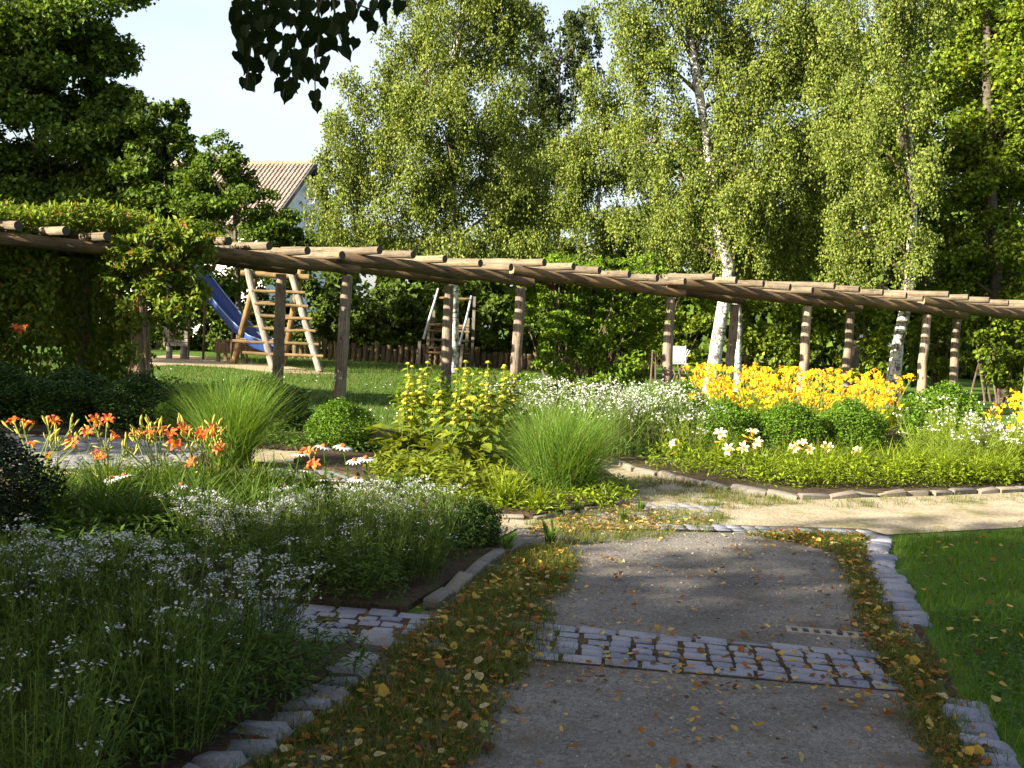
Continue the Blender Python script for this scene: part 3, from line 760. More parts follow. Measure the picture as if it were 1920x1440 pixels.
obj('sunlit_leaves', mb.mesh('sunlit_leaves', M['vine']), vroot, loc=tuple(-vc))
mb = MB()
N = 26000                                            # shaded curtain along the rear row
n = U(-3.3, -.72, N); a = U(.7, 1.35, N); z = 2.7 - 2.45 * U(0, 1, N) ** .9
keep = (np.sin(n * 7.3) + np.sin(n * 17) * .5 > -1.1) | (z > 1.9)
pos = row_pts(n, a, z)[keep]; N = len(pos)
scatter(mb, T_RH, pos, sph(N) * .6 + np.array([0, 0, -.8]), sph(N) + np.array([-.3, -.5, .4]), .125 * U(.6, 1.3, N), .075 * U(.7, 1.2, N))
for s in range(20):                                  # single hanging strands at the front
    n0 = U(-2.9, -.75); ln = U(.6, 2.0); k = int(ln * 60); t = U(0, 1, k)
    p = row_pts(n0 + .03 * np.sin(t * 7 + s), np.full(k, U(.0, .9)), 2.6 - t * ln) + .05 * rng.standard_normal((k, 3))
    scatter(mb, T_RH, p, sph(k) * .6 + np.array([0, 0, -.8]), sph(k) + np.array([-.4, -.5, .3]), .10 * U(.7, 1.3, k), .07 * U(.7, 1.2, k))
obj('curtain_leaves', mb.mesh('curtain_leaves', M['vine']), vroot, loc=tuple(-vc))
mb = MB()
px_, py_ = at_n(-1)
for s in range(9):                                   # woody stems twisted up the post
    ph = U(0, 6.28); t = np.linspace(0, 1, 14); rr = .15 + .06 * np.exp(-t * 6) + .02 * np.sin(t * 9 + s)
    th = ph + t * U(-3, 3)
    add_tube(mb, np.column_stack([px_ + rr * np.cos(th), py_ + rr * np.sin(th), t * U(1.0, 2.5)]), np.linspace(.022, .010, 14), 5)
for s in range(10):
    n0 = U(-2.8, -.8); a0 = U(.1, 1); t = np.linspace(0, 1, 6)
    add_tube(mb, row_pts(n0 + .05 * np.sin(t * 5), np.full(6, a0), 2.7 - t * U(1.5, 2.6)), .010, 4)
obj('woody_stems', mb.mesh('woody_stems', plain('pale_vine_stem', (.26, .19, .10), .9, .4, 14)), vroot, loc=tuple(-vc), kind='stuff')

# ------------------------------------------------------------------ trees beside and behind the viewer that shade the foreground
def shade_tree(name, label, x, y, lobes, trunk_r, N, L=.2, mat=None):
    root = thing(name, label, 'tree', (x, y, 0))
    mb = MB(); top = max(l[2] for l in lobes)
    add_tube(mb, np.array([[0, 0, -.05], [.05, 0, top * .35], [0, .08, top * .8]]), np.array([trunk_r, trunk_r * .75, trunk_r * .3]), 10)
    fr = np.array([[0, 0, 2.0], [0, 0, top * .5], [0, 0, top * .8]])
    limbs(mb, fr, [(np.array(l[:3]), np.array([l[3]] * 3)) for l in lobes], trunk_r * .3)
    obj('trunk', mb.mesh('trunk', M['bark'], True), root)
    mb = MB(); tot = sum(l[3] ** 2 for l in lobes)
    for l in lobes: crown_leaves(mb, np.array(l[:3]), np.array([l[3], l[3], l[3] * .9]), int(N * l[3] ** 2 / tot), L, L * .8, k=30, clump=.42)
    obj('crown', mb.mesh('crown', mat or M['shadeleaf']), root)
    return root
shade_tree('shade_tree', 'broad tree standing left of the viewer outside the picture', -13.85, -4.05,
           [(0, 0, 4.2, 2.9), (0, 0, 7.5, 3.0), (0, 0, 10.5, 2.8), (1.0, .3, 5.5, 2.6), (-1.5, 0, 8.5, 2.6), (0, -2, 6, 2.6), (0, -1, 13, 2.4)], .3, 18000, .26)
shade_tree('shade_tree', 'broad tree standing behind the viewer to the left', -9.5, -7.2,
           [(0, 0, 4.2, 2.8), (0, 0, 7.0, 3.0), (1, -1, 9.5, 2.8), (-1, 0, 10.5, 2.6)], .3, 9000, .26)
shade_tree('shade_tree', 'tall tree farther off to the left of the viewer', -22.1, -9.75,
           [(0, 0, 6, 2.6), (0, 0, 10, 2.7), (0, 0, 14, 2.6), (0, .2, 17.0, 2.2)], .3, 11000, .26)
shade_tree('shade_tree', 'very tall tree beyond the left edge shading the maples', -30.0, 33.0,
           [(0, 0, 6, 3.6), (0, 2, 10, 4.2), (0, 0, 13, 4.0), (1, 3, 14, 3.6)], .4, 14000, .34)
shade_tree('shade_tree', 'unseen tree added beyond the left edge to shade the slide', -19.6, 26.6,
           [(0, 0, 3.5, 2.0), (0, .3, 6, 2.2), (0, 0, 8.5, 1.7)], .22, 7000, .26)  # out of view, added only to throw shade on the slide
for x, y, lb in [(-11.6, 8.6, 'tall hedge bush beyond the left edge beside the side path'), (-12.6, 11.2, 'tall hedge bush beyond the left edge in the middle of its row'), (-13.2, 13.8, 'tall hedge bush beyond the left edge before the vine'), (-13.8, 16.4, 'tall hedge bush beyond the left edge at the far end of its row')]:
    shade_tree('tall_hedge', lb, x, y, [(0, 0, 1.5, 1.6), (.2, .2, 3.2, 1.5), (0, 0, 4.0, 1.1)], .08, 5000, .19)
# linden with the bough that hangs into the picture
lin = thing('linden_tree', 'linden whose dark heart-leaved bough hangs into the top of the picture', 'tree', (-5.6, -2.2, 0))
lc = np.array([-5.6, -2.2, 0.0])
mb = MB()
add_tube(mb, np.array([[0, 0, -.05], [.1, 0, 2.5], [0, .1, 5.5], [.2, 0, 8]]), np.array([.34, .28, .2, .1]), 10)
obj('trunk', mb.mesh('trunk', M['bark'], True), lin)
mb = MB()
for l in [(0, 0, 5.6, 2.6), (1.5, 1.2, 6.5, 2.4), (-1, -1, 7.5, 2.6), (.5, .5, 9, 2.3), (3.2, 3.2, 6.6, 2.0), (2.2, -1.2, 6.6, 2.2), (4.6, 3.0, 6.4, 2.0), (7.6, 2.2, 6.8, 2.2), (9.8, 3.6, 7.0, 2.0), (4.0, -.8, 6.4, 2.4), (7.4, -1.2, 7.0, 2.6), (11.5, .5, 7.4, 2.4)]:  # far lobes added overhead, out of view, to darken the foreground
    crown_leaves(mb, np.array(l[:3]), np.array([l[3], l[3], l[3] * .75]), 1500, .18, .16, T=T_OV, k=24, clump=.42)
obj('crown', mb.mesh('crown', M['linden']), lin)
LE = MB(); scatter(LE, T_HEART, np.zeros((1, 3)), np.array([[0, 1., 0]]), np.array([[0, 0, 1.]]), .064, .056)
LME = LE.mesh('leaf', M['linden'])
mb = MB()
DB = 4.6
def chain(px):
    pts = np.array([P(a, b, DB) for a, b in px]) - lc
    return pts
tw = [[(560, -220), (590, -60), (560, 40), (548, 110), (530, 180)], [(590, -60), (600, 60), (590, 130), (592, 205)], [(560, -60), (500, 10), (470, 90), (462, 165)],
      [(640, -80), (650, 0), (700, 20), (745, 8)], [(620, -60), (630, 50), (645, 90)], [(530, -60), (470, -10), (440, 10)], [(640, -80), (590, 30), (560, 80)]]
for c in tw: add_tube(mb, chain(c), np.linspace(.007, .002, len(c)), 5)
add_tube(mb, np.array([[.1, 0, 4.2], [2.0, 3.0, 5.0], P(600, -420, DB) - lc, P(585, -140, DB) - lc, P(640, -80, DB) - lc]), np.array([.07, .045, .02, .010, .006]), 6)
bough = obj('bough', mb.mesh('bough', M['twig']), lin)
pts_ = []
for x in range(440, 760, 24):
    for y in (-12, 14):
        pts_.append((x, y))
pts_ += [(452, 44), (462, 62), (474, 40), (500, 40), (520, 45), (540, 50), (565, 48), (590, 45), (615, 50), (640, 40), (660, 30), (690, 40), (702, 55), (720, 22),
         (462, 84), (478, 75), (492, 70), (520, 72), (545, 78), (570, 72), (600, 78), (625, 70), (645, 62), (655, 84),
         (458, 112), (466, 125), (482, 130), (458, 160), (482, 152), (505, 100), (528, 104), (552, 108), (575, 100), (602, 104), (618, 92), (640, 100),
         (515, 135), (535, 140), (556, 138), (530, 165), (540, 178), (556, 168), (575, 128), (600, 135), (588, 150), (605, 160), (590, 184), (594, 204), (612, 120)]
while len(pts_) < 122:
    x, y = U(438, 665), U(-5, 185)
    if y < 185 - abs(x - 548) * 1.35 or y < 45 or (x < 505 and y < 150 and U(0, 1) < .6): pts_.append((x, y))
pts_ += [(q[0] + U(-16, 16), q[1] + U(-14, 14)) for q in pts_[26:60]]
for x, y in pts_:
    c = P(x, y - 14, DB + .22 * rng.standard_normal()) - lc
    d = Vector((.45 * rng.standard_normal(), .25 * rng.standard_normal(), -1)).normalized()
    nn = Vector((.55 * rng.standard_normal(), -1, .35 * rng.standard_normal()))
    s = d.cross(nn).normalized(); n2 = s.cross(d)
    mm = Matrix(((s.x, d.x, n2.x, c[0]), (s.y, d.y, n2.y, c[1]), (s.z, d.z, n2.z, c[2]), (0, 0, 0, 1)))
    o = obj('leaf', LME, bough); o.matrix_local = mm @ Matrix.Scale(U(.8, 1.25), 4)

# ------------------------------------------------------------------ house
HZ = P(590, 307, 62); al = math.radians(20)
hd = np.array([math.cos(al), -math.sin(al), 0]); hp = np.array([-math.sin(al), -math.cos(al), 0])   # ridge towards gable; towards the front eave
house = thing('house', 'white gabled house with brown tiled roof beyond the trees', 'house', (HZ[0], HZ[1], 0))
H = Matrix(((hd[0], -hp[0], 0, 0), (hd[1], -hp[1], 0, 0), (0, 0, 1, 0), (0, 0, 0, 1)))
zr = HZ[2]; hw, LN, drop = 4.3, 12.0, 4.0
mb = MB()
gx = -.45
add = [[gx, -hw + .35, 0], [gx, hw - .35, 0], [gx, hw - .35, zr - drop - .05], [gx, 0, zr - .28], [gx, -hw + .35, zr - drop - .05]]
bk = [[-LN, p[1], p[2]] for p in add]
mb.add(add + bk, [[0, 1, 6, 5], [1, 2, 7, 6], [4, 0, 5, 9]]); mb.add(add, [[0, 1, 2, 3, 4]]); mb.add(bk, [[4, 3, 2, 1, 0]])
obj('wall', mb.mesh('wall', M['plaster']), house).matrix_local = H
mb = MB()
th = math.atan2(drop, hw)
def roof_slab(side):
    a = np.array([0.0, 0, zr]); e = np.array([0.0, side * (hw + .3), zr - drop * (hw + .3) / hw])
    t = np.array([0, 0, .14])
    q = np.array([a, e, e + [-LN - .3, 0, 0], a + [-LN - .3, 0, 0]])
    mb.add(np.vstack([q, q - t]), [[0, 1, 2, 3], [7, 6, 5, 4], [0, 4, 5, 1], [1, 5, 6, 2], [2, 6, 7, 3]], 0)
roof_slab(-1); roof_slab(1)
roof = obj('roof', mb.mesh('roof', M['darktrim']), house); roof.matrix_local = H
mb = MB()
rows, cols = 16, 42
sl = math.hypot(hw + .3, drop * (hw + .3) / hw)
for side in (-1, 1):
    dn = np.array([0, side * (hw + .3) / sl, -drop * (hw + .3) / hw / sl]); up = np.array([0, side * drop / hw, 1.0]); up /= np.linalg.norm(up)
    for r in range(rows):
        for c in range(cols):
            x = -.02 - c * .29; s0 = r * sl / rows
            a = np.array([x, 0, zr]) + dn * s0
            w = np.array([-.29, 0, 0]); d = dn * (sl / rows + .03)
            hgt = .02 + .012 * rng.standard_normal()
            prof = [(0.0, .02), (.18, .085), (.45, .085), (.62, .02), (.99, .01)]
            V = [a + w * p + up * h for p, h in prof] + [a + w * p + d + up * (h + .04) for p, h in prof]
            mb.add(V, [[i, i + 1, i + 6, i + 5] for i in range(4)])
rt = obj('roof_tiles', mb.mesh('roof_tiles', M['rooftile']), roof, kind='stuff')
mb = MB()
for k in range(30): add_tube(mb, np.array([[-.42 * k, 0, zr + .05], [-.42 * k - .45, 0, zr + .05]]), np.array([.15, .13]), 8, 0, cap=0)
obj('ridge_tiles', mb.mesh('ridge_tiles', M['verge_tile']), roof)
mb = MB()
for side in (-1, 1):
    a = np.array([.06, 0, zr + .06]); e = np.array([.06, side * (hw + .34), zr - drop * (hw + .3) / hw + .04])
    q = np.array([a, e, e - [0, 0, .3], a - [0, 0, .34]])
    mb.add(np.vstack([q, q - [.09, 0, 0]]), [[0, 1, 2, 3], [7, 6, 5, 4], [0, 4, 5, 1], [2, 6, 7, 3]])
obj('verge_board', mb.mesh('verge_board', M['darktrim']), roof)
mb = MB()
add_box(mb, (gx, -.1, zr - 3.9), (gx + .03, .9, zr - 2.9), 0)
win = obj('window', mb.mesh('window', M['glass']), house); win.matrix_local = H
mb = MB()
for lo, hi in [((gx - .01, -.16, zr - 3.96), (gx + .05, -.1, zr - 2.84)), ((gx - .01, .9, zr - 3.96), (gx + .05, .96, zr - 2.84)), ((gx - .01, -.1, zr - 2.9), (gx + .05, .9, zr - 2.84)), ((gx - .01, -.1, zr - 3.96), (gx + .05, .9, zr - 3.9))]:
    add_box(mb, lo, hi)
obj('frame', mb.mesh('frame', M['plaster']), win)
dish = thing('satellite_dish', 'round grey satellite dish fixed to the white gable wall', 'dish', tuple(P(573, 369, 60.4)))
mb = MB()
th_ = np.linspace(0, 2 * np.pi, 20, endpoint=False)
for k in range(3):
    r1, r2 = .52 * k / 3, .52 * (k + 1) / 3
    ring = lambda r: np.column_stack([r * np.cos(th_), np.full(20, .22 * (r / .52) ** 2 * -1), r * np.sin(th_)])
    v = np.vstack([ring(max(r1, .001)), ring(r2)])
    mb.add(v, [[i, (i + 1) % 20, (i + 1) % 20 + 20, i + 20] for i in range(20)])
DM = Matrix.Rotation(math.radians(35), 4, 'Z') @ Matrix.Rotation(math.radians(-15), 4, 'X')
obj('reflector', mb.mesh('reflector', M['dish'], True), dish).matrix_local = DM
mb = MB(); add_tube(mb, np.array([[0, -.02, -.5], [0, -.5, -.15], [0, -.62, 0]]), .025, 6); add_tube(mb, np.array([[0, 0, 0], [-.1, .7, -.2]]), .035, 6)
obj('arm', mb.mesh('arm', M['darktrim']), dish).matrix_local = DM

# ------------------------------------------------------------------ playground
def pole_obj(name, parent, ctr, a, b, r, mat, sides=9, taper=.05):
    a = np.asarray(a) - ctr; b = np.asarray(b) - ctr; L = float(np.linalg.norm(b - a))
    me = log_mesh(name, L, r, [mat, mat], sides, 4, taper, .02)
    return obj(name, me, parent, mat=along_mat(a, b))
fc = np.array([*G(520, 696)[:2], 0])
frame = thing('climbing_ladder', 'wooden ladder climbing frame with pale side rails standing on the sandy lawn', 'climbing frame', tuple(fc))
lb, rb = G(512, 703), G(600, 697); lb[1] = rb[1] = 29.6
lb = P(512, 703, 29.6); lb[2] = 0; rb = P(600, 699, 29.6); rb[2] = 0
lt, rt_ = P(464, 505, 30.6), P(546, 512, 30.6)
pole_obj('side_rail', frame, fc, lb, lt, .105, M['greywood']); pole_obj('side_rail', frame, fc, rb, rt_, .105, M['greywood'])
for (y1, x1, x2, y2) in [(545, 472, 572, 549), (569, 478, 578, 575), (592, 488, 586, 598), (616, 492, 592, 621), (639, 436, 598, 646), (661, 455, 606, 668)]:
    t = (y1 - 505) / 198; yy = 30.6 - 1.0 * t - .12
    pole_obj('rung', frame, fc, P(x1, y1, yy), P(x2, y2, yy), .048, M['brownwood'])
b1 = P(438, 690, 31.8); b1[2] = 0; b2 = P(530, 690, 31.8); b2[2] = 0
pole_obj('rear_leg', frame, fc, b1, P(481, 512, 30.75), .10, M['brownwood']); pole_obj('rear_leg', frame, fc, b2, P(565, 505, 30.75), .10, M['brownwood'])
pole_obj('top_bar', frame, fc, P(452, 512, 30.68), P(580, 520, 30.68), .09, M['brownwood'])
for y1 in (566, 588, 612, 636):
    pole_obj('rear_rung', frame, fc, P(470 - (y1 - 566) * .28, y1, 31.4), P(560 - (y1 - 566) * .28, y1 + 5, 31.4), .045, M['brownwood'])
# slide
sp = np.array([P(335, 500, 33.6), P(372, 522, 33.2), P(398, 556, 32.8), P(425, 590, 32.4), P(450, 618, 32.0), P(480, 645, 31.6), P(512, 657, 31.2)])
sc_ = np.array([*sp[4][:2], 0.0])
slide = thing('slide', 'blue plastic slide descending beside the climbing frame', 'slide', tuple(sc_))
dirh = nrm(sp[-1, :2] - sp[0, :2]); sid = np.array([-dirh[1], dirh[0], 0])
prof = [(-.34, .26), (-.33, .0), (-.22, -.06), (0, -.08), (.22, -.06), (.33, .0), (.34, .26)]
mb = MB(); V = np.array([[p + sid * s + np.array([0, 0, h]) for s, h in prof] for p in sp - sc_])
k = len(prof)
q = [[i * k + j, i * k + j + 1, (i + 1) * k + j + 1, (i + 1) * k + j] for i in range(len(sp) - 1) for j in range(k - 1)]
mb.add(V.reshape(-1, 3), q); mb.add(V.reshape(-1, 3) - [0, 0, .03], [w[::-1] for w in q])
obj('chute', mb.mesh('chute', M['blue'], True), slide)
for s in (0, -1):
    mb = MB(); add_tube(mb, V[:, s], .018, 6); obj('rim', mb.mesh('rim', M['steel'], True), slide)
for i in (1, 4):
    mb = MB()
    for s in (-.3, .3):
        p = sp[i] - sc_ + sid * s; add_tube(mb, np.array([[p[0], p[1], 0], p - [0, 0, .05]]), .04, 6)
    obj('support', mb.mesh('support', M['darkwood']), slide)
tc = np.array([*P(330, 640, 33.6)[:2], 0])
tower = thing('slide_tower', 'grey wooden platform tower at the top of the blue slide, half hidden by vines', 'play tower', tuple(tc))
for x in (318, 345):
    for Y in (33.0, 34.4):
        b = P(x, 650, Y); b[2] = 0; pole_obj('post', tower, tc, b, P(x, 470, Y), .10, M['greywood'])
for k in range(5):
    mb = MB(); a = P(306, 612 + k * 8, 32.9) - tc; b = P(352, 614 + k * 8, 32.9) - tc
    add_box(mb, (a[0], a[1] - .02, a[2] - .055), (b[0], a[1] + .02, a[2] + .055)); obj('board', mb.mesh('board', M['greywood']), tower)
sbx = np.array([*P(470, 640, 32.6)[:2], 0])
bench = thing('timber_deck', 'dark timber deck behind the climbing frame at the foot of the slide', 'deck', tuple(sbx))
for k in range(4):
    mb = MB(); add_box(mb, (-1.1, -.02 + k * .24, .62), (.9, .2 + k * .24, .68)); obj('board', mb.mesh('board', M['darkwood']), bench)
for x in (-1.0, .8):
    for y in (0.04, .86):
        mb = MB(); add_box(mb, (x - .05, y - .05, 0), (x + .05, y + .05, .62)); obj('leg', mb.mesh('leg', M['darkwood']), bench)
mb = MB(); add_box(mb, (-1.1, -.07, .28), (.9, -.025, .6)); obj('front_panel', mb.mesh('front_panel', M['darkwood']), bench)
# ladder tower
YT = 37.5
tc = np.array([*P(845, 690, YT)[:2], 0])
lad = thing('ladder_tower', 'grey wooden climbing tower with rungs and slanting handrails beside the straight birch', 'play tower', tuple(tc))
for (x1, y1, x2, y2, wdt, Y) in [(785, 690, 787, 640, 5, YT), (800, 690, 806, 590, 5, YT + .2), (811, 650, 815, 553, 6, YT + .6), (872, 690, 878, 596, 6, YT + .2), (884, 690, 890, 556, 6, YT + .6), (863, 690, 867, 645, 7, YT)]:
    a = P(x1, y1, Y); b = P(x2, y2, Y)
    if y1 > 680: a[2] = 0
    w = wdt * PZ(Y)
    mb = MB(); L = np.linalg.norm(b - a); add_box(mb, (-w, -.05, 0), (w, .05, L)); obj('board', mb.mesh('board', M['greywood']), lad, mat=along_mat(a - tc, b - tc))
for y1 in (558, 609, 620, 637, 652, 661):
    pole_obj('rung', lad, tc, P(800 if y1 > 600 else 815, y1, YT + .1), P(880, y1 + 3, YT + .1), .05, M['brownwood'])
for (x1, y1, x2, y2) in [(794, 636, 822, 541), (861, 648, 884, 555)]:
    pole_obj('handrail', lad, tc, P(x1, y1, YT - .4), P(x2, y2, YT + .1), .045, M['metal'])
mb = MB(); a = P(803, 611, YT + .3) - tc; b = P(880, 614, YT + .3) - tc; add_box(mb, (a[0], a[1], a[2] - .1), (b[0], a[1] + .9, a[2] + .02)); obj('platform', mb.mesh('platform', M['darkwood']), lad)
# palisade edging the lawn
pc = np.array([*P(780, 690, 38.6)[:2], 0])
pal = thing('palisade', 'low dark log palisade along the far edge of the lawn', 'fence', tuple(pc))
PMH = [log_mesh('log', h, .10, [M['darkwood'], M['endgrain']], 7, 2, 0, .02) for h in (.5, .58, .66, .75)]
x = -8.0
while x < 5.2:
    o = obj('log', PMH[rng.integers(4)], pal); o.location = (x - pc[0], 38.4 + .08 * (x + 8) * .3 + .04 * rng.standard_normal() - pc[1], 0); x += .215
# lattice fence, white chair, stake
fcn = np.array([*P(1195, 665, 36)[:2], 0])
jf = thing('lattice_fence', 'low crossed-slat fence behind the climber, left of a pergola post', 'fence', tuple(fcn))
ctr = P(1195, 660, 36) - fcn; zf = ctr[2]
for k in range(11):
    for s in (-1, 1):
        mb = MB(); add_box(mb, (-.025, -.012, -.42), (.025, .012, .42))
        o = obj('slat', mb.mesh('slat', M['darkwood']), jf); o.location = (-.95 + k * .19, s * .014, max(.45, zf - .15)); o.rotation_euler = (0, s * .65, 0)
mb = MB()
for z in (zf - .05, zf - .5): add_box(mb, (-1.1, .03, z), (1.1, .07, z + .06))
obj('rail', mb.mesh('rail', M['greywood']), jf)
YC = 31.0
cc = np.array([*P(1268, 690, YC)[:2], 0])
ch = thing('garden_chair', 'white garden chair half hidden behind a pergola post and the yellow daylilies', 'chair', tuple(cc))
a = P(1258, 648, YC) - cc; b = P(1285, 680, YC) - cc
mb = MB(); add_box(mb, (a[0], -.015, b[2]), (b[0], .015, a[2])); obj('backrest', mb.mesh('backrest', M['chair']), ch)
mb = MB(); add_box(mb, (a[0], -.5, b[2] - .04), (b[0], -.02, b[2] - .008)); obj('seat', mb.mesh('seat', M['chair']), ch)
for (x1, y1, x2, y2) in [(1286, 648, 1286, 700), (1257, 648, 1257, 700), (1279, 682, 1294, 657), (1284, 668, 1290, 655)]:
    p, q2 = P(x1, y1, YC - .02) - cc, P(x2, y2, YC - .02) - cc
    mb = MB(); add_tube(mb, np.array([p, q2]), .016, 6); obj('leg' if y2 == 700 else 'armrest', mb.mesh('leg', M['metal']), ch)
st = P(1036, 700, 27); st[2] = 0
mb = MB(); tp = P(1038, 600, 27) - st; add_tube(mb, np.array([[0, 0, 0], tp * .5 + [.02, 0, 0], tp]), np.array([.045, .04, .035]), 8, 0, cap=0)
obj('tree_stake', mb.mesh('tree_stake', M['greywood'], True), loc=tuple(st), label='pale round stake rising behind the green climber', cat='stake')

# ------------------------------------------------------------------ box balls
def box_mesh(name, mat, N, L, flat=1.0, lump=.06):
    mb = MB(); d = sph(N); d[:, 2] = np.where(d[:, 2] < -.75, -d[:, 2], d[:, 2])
    l = 1 + .05 * rng.standard_normal(N) + lump * (np.sin(d[:, 0] * 5 + 1) * np.cos(d[:, 1] * 6) + np.sin(d[:, 2] * 7 + d[:, 0] * 3))
    rr = l * (1 - .34 * U(0, 1, N) ** 1.6)
    pos = d * rr[:, None]
    dd = d * .45 + sph(N) + np.array([0, 0, .25]); nn = d * .9 + sph(N) * .9
    scatter(mb, T_RH, pos, dd, nn, L * U(.6, 1.2, N), L * .72 * U(.7, 1.3, N))
    return mb.mesh(name, mat)
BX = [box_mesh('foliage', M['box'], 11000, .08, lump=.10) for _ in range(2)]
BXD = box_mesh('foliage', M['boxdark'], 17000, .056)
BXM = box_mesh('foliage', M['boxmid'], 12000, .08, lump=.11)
mbc = MB(); 
for s in range(9):
    e = sph(1)[0] * .75; e[2] = abs(e[2]) * .7 
    add_tube(mbc, np.array([[0, 0, -1], e * .4 + [0, 0, -.2], e]), np.array([.05, .035, .015]), 5)
BST = mbc.mesh('stems', M['twig'])
def box_ball(label, x, y, rx, rz, me, zc=None, group='clipped box balls', name='box_ball'):
    zc = rz * .92 if zc is None else zc
    t = thing(name, label, 'shrub', (x, y, 0), 0, group)
    o = obj('foliage', me, t); o.location = (0, 0, zc); o.scale = (rx, rx, rz); o.rotation_euler = (0, 0, U(0, 6))
    o = obj('stems', BST, t); o.location = (0, 0, zc); o.scale = (rx, rx, rz)
    return t
box_ball('round box bush between the left grass clump and the tall whorled plants', -2.0, 12.45, .38, .30, BX[0])
box_ball('sunlit clipped box ball at the left end of the row before the yellow daylilies', 3.10, 15.0, .42, .335, BX[1])
box_ball('sunlit clipped box ball, middle of the row before the yellow daylilies', 3.98, 15.0, .46, .345, BX[0])
box_ball('sunlit clipped box ball at the right end of the row before the yellow daylilies', 4.98, 15.3, .48, .37, BX[1])
box_ball('large rounded box bush in front of the rightmost near pergola post', 7.0, 17.0, .60, .50, BX[0])
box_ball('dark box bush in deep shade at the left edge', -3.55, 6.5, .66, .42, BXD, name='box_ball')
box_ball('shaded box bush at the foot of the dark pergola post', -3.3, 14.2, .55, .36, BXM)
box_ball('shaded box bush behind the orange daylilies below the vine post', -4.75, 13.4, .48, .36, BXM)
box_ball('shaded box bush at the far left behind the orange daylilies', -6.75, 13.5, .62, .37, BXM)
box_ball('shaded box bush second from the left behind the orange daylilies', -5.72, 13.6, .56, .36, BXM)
box_ball('small paler box shoot beside the left grass clump', -4.1, 12.9, .26, .25, BX[1])
box_ball('low dark bush at the right end of the middle bed beside the path edging', -.20, 7.42, .17, .17, BXM)
box_ball('pale green dome behind the white asters, left of the yellow daylilies', 2.75, 17.6, .55, .40, BX[0])

# ------------------------------------------------------------------ ornamental grasses
def reed_mesh(name, N, L, W, spread, droop, mat, base=.12):
    mb = MB(); az = U(0, 2 * np.pi, N); rb = base * np.sqrt(U(0, 1, N)); a2 = U(0, 2 * np.pi, N)
    pos = np.column_stack([rb * np.cos(a2), rb * np.sin(a2), np.zeros(N)])
    blades(mb, pos, az, L * U(.55, 1.08, N), W * U(.6, 1.2, N), np.abs(rng.normal(0, spread, N)) * .9 + .03, droop * U(.4, 1.3, N), 5, 0, .4)
    return mb.mesh(name, mat)
def tuft(name, label, cat, x, y, me, group=None, sc=1.0, z=.05):
    t = obj(name, me, loc=(x, y, z), label=label, cat=cat, group=group); t.scale = (sc, sc, sc); t.rotation_euler = (0, 0, U(0, 6)); return t
tuft('ornamental_grass', 'broad arching grass clump in the middle beside the path junction', 'grass clump', .52, 10.2, reed_mesh('ornamental_grass', 2900, 1.08, .0085, .66, 1.0, M['reed'], .3))
tuft('ornamental_grass', 'tall fountain grass clump beside the orange daylilies', 'grass clump', -2.85, 10.7, reed_mesh('ornamental_grass', 2000, 1.12, .0085, .45, .72, M['reed'], .2))
STRAP = [reed_mesh('strap_clump', 150, .62, .021, .38, 1.15, M['strap'], .10) for _ in range(3)]
STRAPD = [reed_mesh('strap_clump', 170, .58, .022, .38, 1.2, M['herb'], .12) for _ in range(2)]
tuft('strap_clump', 'bright strap-leaved tuft on the kerb before the broad grass clump', 'plant', -.02, 8.95, STRAP[0], 'strap-leaved tufts', .75, .03)
tuft('strap_clump', 'smaller arching strap-leaved tuft at the kerb end right of the first tuft', 'plant', .27, 8.85, STRAP[1], 'strap-leaved tufts', .5, .03)
for i, (x, y) in enumerate([(-2.9, 7.5), (-2.4, 7.7), (-2.0, 7.9), (-2.65, 8.1), (-1.75, 7.4), (-1.95, 8.5), (-2.3, 8.4), (-1.6, 8.3), (-2.2, 7.3), (-2.7, 7.1), (-3.0, 7.9), (-3.3, 7.6), (-2.45, 7.0), (-2.0, 7.0), (-3.1, 7.2)]):
    tuft('strap_clump', 'shaded green strap-leaved clump in the middle bed behind the white flowers', 'plant', x, y, STRAPD[i % 2], 'shaded strap-leaved clumps', U(.75, 1.0))
mb = MB(); N = 26
blades(mb, np.column_stack([.02 * rng.standard_normal((N, 2)), np.zeros(N)]), U(0, 6.28, N), U(.14, .24, N), .035, U(.1, .6, N), .3, 3)
WEED = mb.mesh('weed', M['herb'])
for lb, x, y, s in [('dock weed with upright leaves growing from the path verge', .33, 7.62, .95), ('broad-leaved weed beside the top of the left edging', .02, 7.25, .75),
                    ('leafy weed at the foot of the broad grass clump', .95, 9.4, .6), ('leafy weed on the moss left of the broad grass shadow', .62, 9.0, .55), ('small weed on the mossy cobbles', 1.2, 9.25, .6), ('small weed at the corner of the mossy cobbles', 1.0, 8.75, .5)]:
    tuft('weed', lb, 'weed', x, y, WEED, None, s, .01)

# ------------------------------------------------------------------ lilies
def blossom_mesh(name, outer, inner, R=.06, open_=1.0):
    mb = MB()
    for k in range(6):
        th = k * np.pi / 3 + .1 * rng.standard_normal(); w = .85 if k % 2 else 1.15
        prof = [(.004, 0, .006), (.016, .04, .020), (.040, .066, .030), (.060, .068, .024), (.074, .052, .003)]
        V = []
        for r, z, ww in prof:
            r *= R / .06 * open_; z *= R / .06; ww *= R / .06 * w
            c, s = math.cos(th), math.sin(th)
            for q in (-.5, .5): V.append([r * c - q * ww * s, r * s + q * ww * c, z + .004 * rng.standard_normal()])
        mb.add(V, [[0, 1, 3, 2]], 1); 
        mb.add(V, [[2 * i, 2 * i + 1, 2 * i + 3, 2 * i + 2] for i in range(1, 4)], 0)
    for k in range(4):
        a = U(0, 6.28); add_tube(mb, np.array([[0, 0, .01], [.010 * math.cos(a), .010 * math.sin(a), .05], [.022 * math.cos(a), .022 * math.sin(a), .075]]) * (R / .06), .0015, 3, 1)
    return mb.mesh(name, [outer, inner])
